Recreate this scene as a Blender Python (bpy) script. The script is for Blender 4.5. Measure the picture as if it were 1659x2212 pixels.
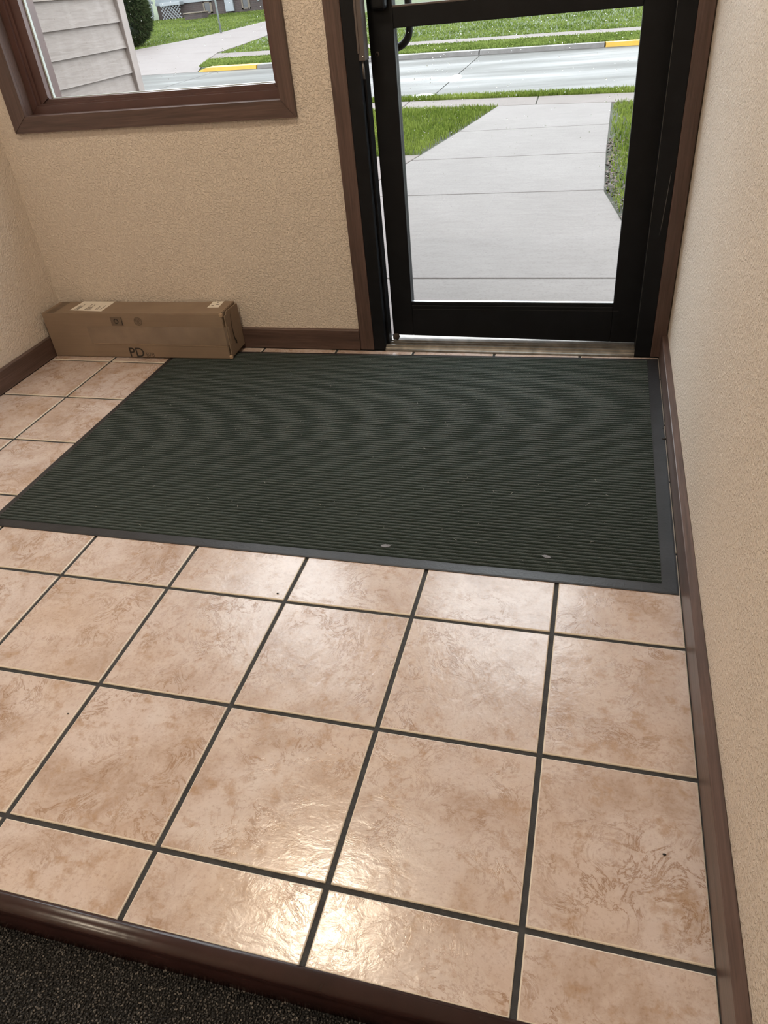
import bpy, bmesh, math, random
import numpy as np
from mathutils import Vector, Matrix

random.seed(7)
rng = np.random.default_rng(7)
sc = bpy.context.scene
for o in list(bpy.data.objects):
    bpy.data.objects.remove(o)
COL = sc.collection

# ------------------------------------------------------------------ camera
cd = bpy.data.cameras.new('camera')
cam = bpy.data.objects.new('camera', cd)
COL.objects.link(cam)
F_PX = 1575.607
RV = (0.638649334, -0.00386909859, -0.271788012)
CAM = (0.0254313, -0.516224, 1.147091)
ang = Vector(RV).length
rot = Matrix.Rotation(ang, 3, Vector(RV).normalized())
base = Matrix(((1, 0, 0), (0, 0, -1), (0, 1, 0)))
R = base @ rot                                   # world -> camera (x right, y down, z ahead)
m = Matrix.Identity(4)
for i in range(3):
    m[i][0] = R[0][i]
    m[i][1] = -R[1][i]
    m[i][2] = -R[2][i]
    m[i][3] = CAM[i]
cam.matrix_world = m
cd.sensor_fit = 'VERTICAL'
cd.sensor_height = 24.0
cd.lens = F_PX / 2212.0 * 24.0
cd.clip_start = 0.02
cd.clip_end = 400
sc.camera = cam

# ------------------------------------------------------------------ sky (even, bright rain cloud) and exposure
w = bpy.data.worlds.new('overcast_sky')
sc.world = w
w.use_nodes = True
bg = w.node_tree.nodes['Background']
bg.inputs[0].default_value = (0.90, 0.95, 1.0, 1)
bg.inputs[1].default_value = 5.2
LAMP = 64.0            # ceiling lamp glow
LAMP_COL = (1.0, 0.86, 0.66)
sc.view_settings.view_transform = 'Standard'
sc.view_settings.look = 'None'
sc.view_settings.gamma = 1
sc.view_settings.exposure = 0.28
sc.view_settings.use_curve_mapping = False
sc.cycles.max_bounces = 7
sc.cycles.diffuse_bounces = 4
sc.cycles.glossy_bounces = 3
sc.cycles.transmission_bounces = 4
sc.cycles.transparent_max_bounces = 8
sc.cycles.caustics_reflective = False
sc.cycles.caustics_refractive = False
sc.cycles.adaptive_threshold = 0.04
sc.cycles.use_light_tree = False

# ------------------------------------------------------------------ node helpers
class NT:
    def __init__(self, name):
        self.m = bpy.data.materials.new(name)
        self.m.use_nodes = True
        self.t = self.m.node_tree
        self.t.nodes.clear()
        self.out = self.t.nodes.new('ShaderNodeOutputMaterial')

    def n(self, typ, ins=None, **kw):
        d = self.t.nodes.new('ShaderNode' + typ)
        for k, v in kw.items():
            setattr(d, k, v)
        for k, v in (ins or {}).items():
            self.set(d, k, v)
        return d

    def set(self, d, k, v):
        s = d.inputs[k]
        if hasattr(v, 'is_linked') or isinstance(v, bpy.types.NodeSocket):
            self.t.links.new(v, s)
        else:
            s.default_value = v

    def ramp(self, fac, stops, interp='LINEAR'):
        d = self.n('ValToRGB')
        d.color_ramp.interpolation = interp
        e = d.color_ramp.elements
        while len(e) < len(stops):
            e.new(0.5)
        for el, (p, c) in zip(e, stops):
            el.position = p
            el.color = tuple(c) + (1,) if len(c) == 3 else c
        self.t.links.new(fac, d.inputs[0])
        return d.outputs[0]

    def noise(self, vec, scale, detail=4, rough=0.55, dist=0.0):
        d = self.n('TexNoise', {'Scale': scale, 'Detail': detail, 'Roughness': rough, 'Distortion': dist})
        if vec is not None:
            self.t.links.new(vec, d.inputs['Vector'])
        return d.outputs[0]

    def mix(self, fac, a, b, mode='MIX'):
        d = self.t.nodes.new('ShaderNodeMix')
        d.data_type = 'RGBA'
        d.blend_type = mode
        self.set(d, 0, fac)
        for k, v in ((6, a), (7, b)):
            if isinstance(v, tuple) and len(v) == 3:
                v = v + (1,)
            self.set(d, k, v)
        return d.outputs[2]

    def math(self, op, a, b=0.0, c=0.0):
        d = self.n('Math', operation=op)
        for k, v in ((0, a), (1, b), (2, c)):
            self.set(d, k, v)
        return d.outputs[0]

    def obj(self):
        return self.n('TexCoord').outputs['Object']

    def pos(self):
        return self.n('NewGeometry').outputs['Position']

    def scaled(self, vec, s):
        d = self.n('Mapping')
        d.inputs['Scale'].default_value = s
        self.t.links.new(vec, d.inputs['Vector'])
        return d.outputs[0]

    def bump(self, h, strength=0.3, dist=0.01, normal=None):
        d = self.n('Bump', {'Height': h, 'Strength': strength, 'Distance': dist})
        if normal is not None:
            self.t.links.new(normal, d.inputs['Normal'])
        return d.outputs[0]

    def bsdf(self, color, rough=0.5, metal=0.0, normal=None, spec=None, **kw):
        d = self.n('BsdfPrincipled')
        if isinstance(color, tuple) and len(color) == 3:
            color = color + (1,)
        self.set(d, 'Base Color', color)
        self.set(d, 'Roughness', rough)
        self.set(d, 'Metallic', metal)
        if spec is not None:
            self.set(d, 'Specular IOR Level', spec)
        if normal is not None:
            self.set(d, 'Normal', normal)
        for k, v in kw.items():
            self.set(d, k, v)
        self.t.links.new(d.outputs[0], self.out.inputs[0])
        return self.m


def plain(name, col, rough=0.5, metal=0.0, var=0.12, scale=12, bump=0.0, bscale=200, bdist=0.002, spec=None):
    t = NT(name)
    o = t.obj()
    n1 = t.noise(o, scale, 5)
    lo = tuple(c * (1 - var) for c in col)
    hi = tuple(min(1, c * (1 + var)) for c in col)
    c = t.ramp(n1, [(0.3, lo), (0.7, hi)])
    nm = None
    if bump:
        nm = t.bump(t.noise(o, bscale, 3), bump, bdist)
    return t.bsdf(c, rough, metal, nm, spec)


def wood(name, axis, dark=(0.058, 0.034, 0.028), light=(0.138, 0.083, 0.069), rough=0.42):
    t = NT(name)
    p = t.pos()
    s = [55.0, 55.0, 55.0]
    s[axis] = 3.0
    v = t.scaled(p, s)
    g = t.noise(v, 1.0, 6, 0.6, 1.2)
    s2 = [260.0, 260.0, 260.0]
    s2[axis] = 9.0
    fine = t.noise(t.scaled(p, s2), 1.0, 3)
    c = t.ramp(g, [(0.25, dark), (0.5, tuple((a + b) / 2 for a, b in zip(dark, light))), (0.75, light)])
    c = t.mix(0.35, c, t.ramp(fine, [(0.35, (0.3, 0.3, 0.3)), (0.65, (1, 1, 1))]), 'MULTIPLY')
    return t.bsdf(c, rough, 0, t.bump(fine, 0.15, 0.002))


def wall_mat():
    t = NT('stippled_beige_paint')
    p = t.pos()
    big = t.noise(p, 1.6, 4)
    c = t.ramp(big, [(0.3, (0.675, 0.583, 0.50)), (0.7, (0.715, 0.623, 0.54))])
    a = t.noise(p, 130, 3, 0.6, 0.5)
    b = t.noise(p, 420, 2)
    blob = t.ramp(a, [(0.46, (0, 0, 0)), (0.62, (1, 1, 1))])
    h = t.math('MULTIPLY_ADD', b, 0.35, blob)
    return t.bsdf(c, 0.62, 0, t.bump(h, 0.65, 0.0042), 0.35)


def tile_mat():
    t = NT('glazed_stone_look_tile')
    o = t.obj()
    rnd = t.n('ObjectInfo').outputs['Random']
    off = t.n('VectorMath', operation='ADD')
    t.t.links.new(o, off.inputs[0])
    cv = t.n('CombineXYZ', {0: t.math('MULTIPLY', rnd, 37.0), 1: t.math('MULTIPLY', rnd, 91.0), 2: t.math('MULTIPLY', rnd, 13.0)})
    t.t.links.new(cv.outputs[0], off.inputs[1])
    v = off.outputs[0]
    base = t.noise(v, 7, 6, 0.68, 0.5)
    c = t.ramp(base, [(0.30, (0.3646, 0.2544, 0.2000)), (0.42, (0.4739, 0.3696, 0.3222)), (0.54, (0.5468, 0.4512, 0.4166)), (0.72, (0.6015, 0.5232, 0.5000))])
    pink = t.noise(v, 5.0, 4)
    c = t.mix(t.ramp(pink, [(0.45, (0, 0, 0)), (0.7, (0.5, 0.5, 0.5))]), c, (0.53, 0.395, 0.315))
    ve = t.noise(v, 15, 6, 0.72, 1.0)
    vein = t.math('ABSOLUTE', t.math('SUBTRACT', ve, 0.5))
    where = t.ramp(t.noise(v, 8, 4), [(0.44, (0, 0, 0)), (0.62, (1, 1, 1))])
    vm = t.ramp(vein, [(0.0, (1, 1, 1)), (0.030, (0, 0, 0))])
    vm = t.mix(1.0, vm, where, 'MULTIPLY')
    c = t.mix(t.math('MULTIPLY', vm, 0.85), c, (0.25, 0.135, 0.072))
    blot = t.ramp(t.noise(v, 24, 5, 0.7), [(0.53, (0, 0, 0)), (0.68, (0.7, 0.7, 0.7))])
    c = t.mix(blot, c, (0.36, 0.225, 0.140))
    speck = t.ramp(t.noise(v, 150, 4, 0.7), [(0.32, (0.70, 0.64, 0.58)), (0.48, (1, 1, 1))])
    c = t.mix(0.6, c, speck, 'MULTIPLY')
    sl = t.noise(t.scaled(v, (1.0, 1.6, 1.0)), 24, 5, 0.55, 0.5)
    fine = t.noise(v, 230, 3, 0.5)
    h = t.math('MULTIPLY_ADD', fine, 0.07, sl)
    h = t.math('MULTIPLY_ADD', vm, -0.08, h)
    nm = t.bump(h, 0.40, 0.0023)
    r = t.math('MULTIPLY_ADD', t.noise(v, 30, 4), 0.12, 0.15)
    return t.bsdf(c, r, 0, nm, 0.85)


M = {}
M['wall'] = wall_mat()
M['ceiling'] = plain('white_ceiling_paint', (0.72, 0.68, 0.62), 0.8, var=0.04, bump=0.4, bscale=140)
M['wood_x'] = wood('brown_stained_oak_x', 0)
M['wood_y'] = wood('brown_stained_oak_y', 1)
M['wood_z'] = wood('brown_stained_oak_z', 2)
M['sash'] = plain('brown_painted_sash', (0.088, 0.045, 0.040), 0.38, var=0.15)
M['tile'] = tile_mat()
M['tile_edge'] = plain('pale_tile_edge', (0.66, 0.585, 0.50), 0.4, var=0.08, scale=60)
M['grout'] = plain('dark_grey_grout', (0.033, 0.033, 0.035), 0.85, var=0.35, scale=40, bump=0.5, bscale=350)
M['black_metal'] = plain('black_anodised_aluminium', (0.0058, 0.0062, 0.0078), 0.5, 0.0, var=0.25, scale=20, spec=0.2)
M['edge_metal'] = plain('pale_edge_metal', (0.10, 0.095, 0.09), 0.35, 0.6)
M['bronze'] = plain('bronze_latch_metal', (0.105, 0.085, 0.080), 0.45, 0.3, var=0.1)
M['rod'] = plain('grey_steel_rod', (0.15, 0.14, 0.135), 0.4, 0.7)
M['chrome'] = plain('bright_glazing_strip', (0.55, 0.56, 0.58), 0.22, 0.9, var=0.08)
M['alu'] = plain('weathered_aluminium', (0.20, 0.18, 0.155), 0.42, 0.6, var=0.35, scale=25, bump=0.2, bscale=120)
M['white_gasket'] = plain('pale_glazing_gasket', (0.42, 0.46, 0.44), 0.5)
M['rubber'] = plain('black_rubber', (0.019, 0.019, 0.022), 0.42, var=0.3, scale=14, bump=0.25, bscale=160, spec=0.45)
M['felt'] = plain('brown_felt', (0.045, 0.034, 0.028), 0.9, var=0.3, bump=0.6, bscale=500)
M['nosing'] = plain('glossy_brown_vinyl', (0.029, 0.012, 0.0115), 0.27, var=0.25, scale=9, bump=0.12, bscale=35, bdist=0.004)
M['print_ink'] = plain('black_print_ink', (0.022, 0.018, 0.015), 0.7)
M['grey_ink'] = plain('faint_grey_ink', (0.07, 0.055, 0.044), 0.75)
M['pale_ink'] = plain('thin_brown_ink', (0.14, 0.10, 0.07), 0.75)
M['label'] = plain('white_paper_label', (0.72, 0.66, 0.58), 0.6, var=0.04)


def mat_pile():
    t = NT('green_ribbed_pile')
    p = t.pos()
    big = t.noise(p, 2.3, 4)
    fib = t.noise(t.scaled(p, (1.0, 1.6, 1.0)), 420, 3)
    mid = t.noise(t.scaled(p, (0.5, 2.0, 1.0)), 60, 3)
    c = t.ramp(big, [(0.3, (0.0222, 0.0348, 0.0305)), (0.7, (0.0348, 0.0500, 0.0442))])
    c = t.mix(0.55, c, t.ramp(fib, [(0.3, (0.25, 0.25, 0.25)), (0.7, (1, 1, 1))]), 'MULTIPLY')
    c = t.mix(0.4, c, t.ramp(mid, [(0.3, (0.4, 0.4, 0.4)), (0.7, (1.0, 1.0, 1.0))]), 'MULTIPLY')
    return t.bsdf(c, 0.9, 0, t.bump(fib, 0.7, 0.003), 0.15, **{'Sheen Weight': 0.25, 'Sheen Roughness': 0.4})


M['pile'] = mat_pile()


def mat_loops():
    t = NT('charcoal_loop_yarn')
    isl = t.n('NewGeometry').outputs['Random Per Island']
    c = t.ramp(isl, [(0.0, (0.014, 0.014, 0.015)), (0.5, (0.040, 0.039, 0.040)), (0.85, (0.085, 0.081, 0.080)), (1.0, (0.18, 0.165, 0.155))])
    return t.bsdf(c, 0.75, 0, None, 0.3)


M['loops'] = mat_loops()
M['backing'] = plain('dark_carpet_backing', (0.016, 0.015, 0.015), 0.95, var=0.6, scale=380, bump=0.8, bscale=420)


def cardboard():
    t = NT('brown_cardboard')
    o = t.obj()
    a = t.noise(o, 5, 4)
    fl = t.noise(t.scaled(o, (3.0, 180.0, 180.0)), 1.0, 2)
    c = t.ramp(a, [(0.3, (0.220, 0.157, 0.112)), (0.7, (0.265, 0.195, 0.140))])
    c = t.mix(0.15, c, t.ramp(fl, [(0.4, (0.7, 0.7, 0.7)), (0.6, (1, 1, 1))]), 'MULTIPLY')
    return t.bsdf(c, 0.75, 0, t.bump(a, 0.3, 0.01), 0.25)


M['card'] = cardboard()
M['card_edge'] = plain('torn_cardboard_edge', (0.38, 0.27, 0.18), 0.9, var=0.2, scale=60)


def thin_glass(name, tint, rough, ior, extra=0.0):
    t = NT(name)
    tr = t.n('BsdfTransparent', {0: tint + (1,)})
    gl = t.n('BsdfGlossy', {'Color': (1, 1, 1, 1), 'Roughness': rough})
    fr = t.n('Fresnel', {'IOR': ior}).outputs[0]
    mx = t.n('MixShader')
    fr = t.math('MULTIPLY', fr, t.math('SUBTRACT', 1.0, t.n('NewGeometry').outputs['Backfacing']))
    t.t.links.new(fr, mx.inputs[0])
    t.t.links.new(tr.outputs[0], mx.inputs[1])
    t.t.links.new(gl.outputs[0], mx.inputs[2])
    t.t.links.new(mx.outputs[0], t.out.inputs[0])
    return t.m


M['glass'] = thin_glass('clear_window_glass', (0.97, 0.985, 0.98), 0.0, 1.25)
M['tape'] = plain('glossy_tape_over_card', (0.225, 0.168, 0.125), 0.25, var=0.14, scale=9, bump=0.3, bscale=25, bdist=0.004)


def water():
    t = NT('rain_water')
    g = t.n('BsdfGlass', {'Color': (1, 1, 1, 1), 'Roughness': 0.0, 'IOR': 1.33})
    t.t.links.new(g.outputs[0], t.out.inputs[0])
    return t.m


M['water'] = water()


def concrete(name, lo, hi, rough=0.6, wet=0.0, seed=0.0):
    t = NT(name)
    p = t.pos()
    a = t.noise(p, 1.3, 6, 0.6)
    b = t.noise(t.scaled(p, (1.0, 3.0, 1.0)), 8, 6, 0.65)
    s = t.noise(p, 90, 3)
    f = t.math('MULTIPLY_ADD', b, 0.5, t.math('MULTIPLY', a, 0.5))
    c = t.ramp(f, [(0.35, lo), (0.62, hi)])
    c = t.mix(0.4, c, t.ramp(s, [(0.30, (0.6, 0.58, 0.56)), (0.5, (1, 1, 1))]), 'MULTIPLY')
    if wet:
        r = t.ramp(t.noise(t.scaled(p, (0.25, 1.2, 1.0)), 1.1, 4), [(0.35, (rough,) * 3), (0.65, (wet,) * 3)])
    else:
        r = rough
    return t.bsdf(c, r, 0, t.bump(s, 0.15, 0.003), 0.07 if wet else 0.22)


M['walk'] = concrete('pale_wet_concrete', (0.0949, 0.0815, 0.0756), (0.1179, 0.1032, 0.0969), 0.75)
M['walk2'] = concrete('sidewalk_concrete', (0.0777, 0.0613, 0.0542), (0.1065, 0.0879, 0.0801), 0.75)
M['street'] = concrete('rain_wet_street', (0.036, 0.033, 0.029), (0.050, 0.047, 0.042), 0.55, 0.36)
M['drive'] = concrete('driveway_concrete', (0.1012, 0.0826, 0.0773), (0.1252, 0.1066, 0.1012), 0.75)
M['curb'] = concrete('kerb_concrete', (0.0950, 0.0860, 0.0816), (0.1358, 0.1268, 0.1222), 0.6)
M['joint'] = plain('dark_joint_soil', (0.06, 0.055, 0.05), 0.9, var=0.4)
M['yellow'] = plain('yellow_kerb_paint', (0.3357, 0.1865, 0.0056), 0.5, var=0.12, scale=5)
M['soil'] = plain('lawn_soil', (0.0213, 0.0223, 0.0107), 0.95, var=0.4, scale=6, bump=0.6, bscale=60, bdist=0.01)


def grass_blade(name, a, b, c3):
    t = NT(name)
    isl = t.n('NewGeometry').outputs['Random Per Island']
    p = t.pos()
    patch = t.noise(p, 0.9, 4)
    c = t.ramp(isl, [(0.0, a), (0.55, b), (1.0, c3)])
    c = t.mix(t.ramp(patch, [(0.4, (0, 0, 0)), (0.65, (0.55, 0.55, 0.55))]), c, tuple(x * 1.35 for x in c3))
    d = t.n('BsdfDiffuse', {'Color': c})
    tr = t.n('BsdfTranslucent', {'Color': c})
    mx = t.n('MixShader', {0: 0.35})
    t.t.links.new(d.outputs[0], mx.inputs[1])
    t.t.links.new(tr.outputs[0], mx.inputs[2])
    t.t.links.new(mx.outputs[0], t.out.inputs[0])
    return t.m


M['grass'] = grass_blade('wet_green_grass', (0.0386, 0.0596, 0.0091), (0.0773, 0.1082, 0.0173), (0.1314, 0.1567, 0.0346))
M['grass_far'] = grass_blade('bright_green_grass', (0.0381, 0.0619, 0.0125), (0.0761, 0.1062, 0.0218), (0.1204, 0.1474, 0.0405))
M['turf'] = plain('turf_ground', (0.0322, 0.0457, 0.0107), 0.9, var=0.45, scale=3, bump=0.5, bscale=30, bdist=0.02)
M['evergreen'] = grass_blade('evergreen_sprays', (0.0043, 0.0090, 0.0043), (0.0133, 0.0223, 0.0085), (0.0400, 0.0533, 0.0223))
M['evergreen_core'] = plain('dark_evergreen_core', (0.008, 0.014, 0.008), 0.9)
M['leaf'] = plain('dried_brown_leaf', (0.0586, 0.0400, 0.0320), 0.8, var=0.5, scale=30)
M['grey_leaf'] = plain('grey_dry_leaf', (0.16, 0.155, 0.17), 0.7, var=0.4, scale=90)
M['crumb'] = plain('dark_crumb', (0.012, 0.010, 0.009), 0.8)
M['lint'] = plain('pale_lint_fibre', (0.42, 0.40, 0.37), 0.9)


def siding():
    t = NT('taupe_grained_lap_siding')
    p = t.pos()
    g = t.noise(t.scaled(p, (1.0, 7.0, 70.0)), 1.0, 6, 0.65, 0.8)
    st = t.noise(t.scaled(p, (3.0, 9.0, 1.2)), 1.0, 5)
    c = t.ramp(g, [(0.3, (0.1567, 0.1300, 0.1162)), (0.7, (0.2125, 0.1832, 0.1683))])
    c = t.mix(0.5, c, t.ramp(st, [(0.42, (0.72, 0.68, 0.65)), (0.6, (1, 1, 1))]), 'MULTIPLY')
    return t.bsdf(c, 0.6, 0, t.bump(g, 0.35, 0.006), 0.3)


M['siding'] = siding()
M['taupe_trim'] = plain('taupe_corner_board', (0.1903, 0.1578, 0.1435), 0.6, var=0.1)
M['house_white'] = plain('white_house_paint', (0.1652, 0.1758, 0.1865), 0.5, var=0.06)
M['house_siding'] = plain('pale_blue_siding', (0.1172, 0.1332, 0.1439), 0.5, var=0.06)
M['tan_board'] = plain('tan_deck_board', (0.0852, 0.0666, 0.0480), 0.7, var=0.15)
M['dark_pane'] = plain('dark_basement_pane', (0.018, 0.018, 0.02), 0.15, var=0.1)
M['roof'] = plain('grey_shingles', (0.10, 0.10, 0.105), 0.9, var=0.3, scale=20)
M['galv'] = plain('galvanised_post', (0.20, 0.23, 0.23), 0.45, 0.5)


def brick_mat():
    t = NT('dark_red_brick')
    p = t.pos()
    b = t.n('TexBrick', {'Color1': (0.034, 0.020, 0.018, 1), 'Color2': (0.024, 0.016, 0.015, 1), 'Mortar': (0.042, 0.036, 0.033, 1), 'Scale': 1.0,
                         'Mortar Size': 0.008, 'Brick Width': 0.21, 'Row Height': 0.07})
    sw = t.n('SeparateXYZ')
    t.t.links.new(p, sw.inputs[0])
    cb = t.n('CombineXYZ', {0: t.math('ADD', sw.outputs[0], sw.outputs[1]), 1: sw.outputs[2]})
    t.t.links.new(cb.outputs[0], b.inputs['Vector'])
    return t.bsdf(b.outputs[0], 0.85)


M['brick'] = brick_mat()


def glow():
    t = NT('warm_lamp_diffuser')
    e = t.n('Emission', {'Color': LAMP_COL + (1,), 'Strength': LAMP})
    t.t.links.new(e.outputs[0], t.out.inputs[0])
    return t.m


M['glow'] = glow()

# ------------------------------------------------------------------ mesh helpers
def tag(o, label=None, cat=None, group=None, kind=None):
    if label:
        o['label'] = label
    if cat:
        o['category'] = cat
    if group:
        o['group'] = group
    if kind:
        o['kind'] = kind
    return o


def link(name, me, parent=None):
    o = bpy.data.objects.new(name, me)
    COL.objects.link(o)
    if parent is not None:
        o.parent = parent
        o.matrix_parent_inverse = Matrix.Translation(-parent_loc(parent))
    return o


def parent_loc(p):
    v = Vector((0, 0, 0))
    while p is not None:
        v += p.location
        p = None
    return v


def empty(name, loc=(0, 0, 0)):
    o = bpy.data.objects.new(name, None)
    COL.objects.link(o)
    o.location = loc
    o.empty_display_size = 0.05
    return o


def finish(name, bm, mat, parent=None, smooth=False):
    me = bpy.data.meshes.new(name)
    bm.normal_update()
    bm.to_mesh(me)
    bm.free()
    for mm in (mat if isinstance(mat, (list, tuple)) else [mat]):
        me.materials.append(mm)
    if smooth:
        for p in me.polygons:
            p.use_smooth = True
    return link(name, me, parent)


def bm_box(bm, lo, hi):
    vs = [bm.verts.new((x, y, z)) for x in (lo[0], hi[0]) for y in (lo[1], hi[1]) for z in (lo[2], hi[2])]
    q = [(0, 1, 3, 2), (4, 6, 7, 5), (0, 4, 5, 1), (2, 3, 7, 6), (0, 2, 6, 4), (1, 5, 7, 3)]
    return [bm.faces.new([vs[i] for i in f]) for f in q]


def box(name, lo, hi, mat, parent=None, bevel=0.0, seg=1):
    bm = bmesh.new()
    bm_box(bm, lo, hi)
    if bevel:
        bmesh.ops.bevel(bm, geom=bm.edges[:], offset=bevel, segments=seg, affect='EDGES', profile=0.5)
    return finish(name, bm, mat, parent)


def boxes(name, lst, mat, parent=None):
    bm = bmesh.new()
    for lo, hi in lst:
        bm_box(bm, lo, hi)
    return finish(name, bm, mat, parent)


def extrude_x(name, prof, x0, x1, mat, parent=None, smooth=False):
    """closed profile of (y, z) pulled along x"""
    bm = bmesh.new()
    a = [bm.verts.new((x0, y, z)) for y, z in prof]
    b = [bm.verts.new((x1, y, z)) for y, z in prof]
    n = len(prof)
    for i in range(n):
        bm.faces.new((a[i], a[(i + 1) % n], b[(i + 1) % n], b[i]))
    bm.faces.new(a[::-1])
    bm.faces.new(b)
    bmesh.ops.recalc_face_normals(bm, faces=bm.faces[:])
    return finish(name, bm, mat, parent, smooth)


def prism(name, poly, z0, z1, mat, parent=None, bevel=0.0, zfun=None):
    """polygon of (x, y) with thickness; zfun(x, y) is added to both z"""
    bm = bmesh.new()
    zf = zfun or (lambda x, y: 0.0)
    a = [bm.verts.new((x, y, z0 + zf(x, y))) for x, y in poly]
    b = [bm.verts.new((x, y, z1 + zf(x, y))) for x, y in poly]
    n = len(poly)
    for i in range(n):
        bm.faces.new((a[i], a[(i + 1) % n], b[(i + 1) % n], b[i]))
    bm.faces.new(a[::-1])
    top = bm.faces.new(b)
    bmesh.ops.recalc_face_normals(bm, faces=bm.faces[:])
    if bevel:
        bmesh.ops.bevel(bm, geom=list(top.edges), offset=bevel, segments=1, affect='EDGES')
    return finish(name, bm, mat, parent)


def tube(name, pts, r, mat, parent=None, seg=12):
    bm = bmesh.new()
    pts = [Vector(p) for p in pts]
    rings = []
    up = Vector((0.31, 0.2, 0.93)).normalized()
    for i, p in enumerate(pts):
        d = (pts[min(i + 1, len(pts) - 1)] - pts[max(i - 1, 0)]).normalized()
        u = d.cross(up)
        if u.length < 1e-3:
            u = d.cross(Vector((1, 0, 0)))
        u.normalize()
        v = d.cross(u)
        rr = r[i] if isinstance(r, (list, tuple)) else r
        rings.append([bm.verts.new(p + rr * (math.cos(2 * math.pi * k / seg) * u + math.sin(2 * math.pi * k / seg) * v)) for k in range(seg)])
    for a, b in zip(rings, rings[1:]):
        for k in range(seg):
            bm.faces.new((a[k], a[(k + 1) % seg], b[(k + 1) % seg], b[k]))
    bm.faces.new(rings[0][::-1])
    bm.faces.new(rings[-1])
    bmesh.ops.recalc_face_normals(bm, faces=bm.faces[:])
    return finish(name, bm, mat, parent, True)


def np_mesh(name, V, Fc, mat, parent=None, smooth=False):
    """V (n,3), Fc (m,k) fast"""
    me = bpy.data.meshes.new(name)
    V = np.ascontiguousarray(V, dtype=np.float32)
    Fc = np.ascontiguousarray(Fc, dtype=np.int32)
    k = Fc.shape[1]
    me.vertices.add(len(V))
    me.vertices.foreach_set('co', V.ravel())
    me.loops.add(Fc.size)
    me.loops.foreach_set('vertex_index', Fc.ravel())
    me.polygons.add(len(Fc))
    me.polygons.foreach_set('loop_start', np.arange(0, Fc.size, k, dtype=np.int32))
    me.polygons.foreach_set('loop_total', np.full(len(Fc), k, dtype=np.int32))
    if smooth:
        me.polygons.foreach_set('use_smooth', np.ones(len(Fc), dtype=bool))
    me.update(calc_edges=True)
    me.validate()
    for mm in (mat if isinstance(mat, (list, tuple)) else [mat]):
        me.materials.append(mm)
    return link(name, me, parent)


def text_mesh(name, s, size, mat, origin, xdir, ydir, parent, thick=0.0, bold=0.0):
    cu = bpy.data.curves.new(name + '_curve', 'FONT')
    cu.body = s
    cu.size = size
    cu.offset = bold
    tmp = bpy.data.objects.new(name + '_tmp', cu)
    COL.objects.link(tmp)
    bpy.context.view_layer.update()
    dg = bpy.context.evaluated_depsgraph_get()
    me = bpy.data.meshes.new_from_object(tmp.evaluated_get(dg))
    bpy.data.objects.remove(tmp)
    bpy.data.curves.remove(cu)
    X = Vector(xdir)
    Y = Vector(ydir)
    O = Vector(origin)
    for v in me.vertices:
        v.co = O + v.co.x * X + v.co.y * Y
    me.materials.clear()
    me.materials.append(mat)
    me.name = name
    return link(name, me, parent)


def flat_poly(name, pts, mat, parent):
    bm = bmesh.new()
    bm.faces.new([bm.verts.new(p) for p in pts])
    return finish(name, bm, mat, parent)


# ------------------------------------------------------------------ room shell
X0, X1 = -2.130, 0.286          # left and right wall faces
YB = 2.015                      # back wall face
YO = 2.165                      # outside face
YF = -3.20                      # wall behind the camera
ZC = 2.50                       # ceiling
S = 0.305                       # tile pitch
NOSE = -0.121                   # where the tiles end
CARPET_Z = -0.047

WIN = (-1.997, -0.984, 0.845, 2.075)     # rough opening x0 x1 z0 z1
DOOR = (-0.785, 0.245, 2.125)            # rough opening x0 x1 top

wb = boxes('wall_back', [
    ((X0, YB, -0.12), (WIN[0], YO, ZC)),
    ((WIN[0], YB, -0.12), (WIN[1], YO, WIN[2])),
    ((WIN[0], YB, WIN[3]), (WIN[1], YO, ZC)),
    ((WIN[1], YB, -0.12), (DOOR[0], YO, ZC)),
    ((DOOR[0], YB, DOOR[2]), (DOOR[1], YO, ZC)),
    ((DOOR[1], YB, -0.12), (X1, YO, ZC)),
], M['wall'])
tag(wb, 'beige stippled back wall with the window and the glass door', kind='structure')
tag(box('wall_left', (X0 - 0.12, YF, -0.12), (X0, YO, ZC), M['wall']), 'beige stippled left wall beside the cardboard box', kind='structure')
tag(box('wall_right', (X1, YF, -0.12), (X1 + 0.14, YO, ZC), M['wall']), 'rough stippled beige wall along the right edge', kind='structure')
tag(box('wall_front', (X0 - 0.12, YF - 0.12, -0.12), (X1 + 0.14, YF, ZC), M['wall']), 'beige wall behind the viewer', kind='structure')
tag(box('ceiling', (X0 - 0.12, YF - 0.12, ZC), (X1 + 0.14, YO, ZC + 0.1), M['ceiling']), 'white ceiling over the entry', kind='structure')

# baseboards
bb = box('baseboard_back', (-2.110, 1.996, 0.0), (-0.8205, YB, 0.079), M['wood_x'], None, 0.0015)
tag(bb, 'dark brown wooden baseboard under the window', kind='structure')
bb = box('baseboard_left', (X0, NOSE, 0.0), (-2.110, YB, 0.079), M['wood_y'], None, 0.0015)
tag(bb, 'dark brown wooden baseboard on the left wall', kind='structure')
bb = box('baseboard_right', (0.2665, YF, 0.0), (X1, 1.9995, 0.081), M['wood_y'], None, 0.0015)
tag(bb, 'long brown wooden baseboard along the right wall', kind='structure')

# ------------------------------------------------------------------ floor: grout bed with separate tiles
floor = box('floor', (X0, NOSE, -0.12), (X1, YO, -0.0035), M['grout'])
tag(floor, 'cream stone-look tile floor with dark grout', kind='structure')
G = 0.0048
mesh_cache = {}


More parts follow.
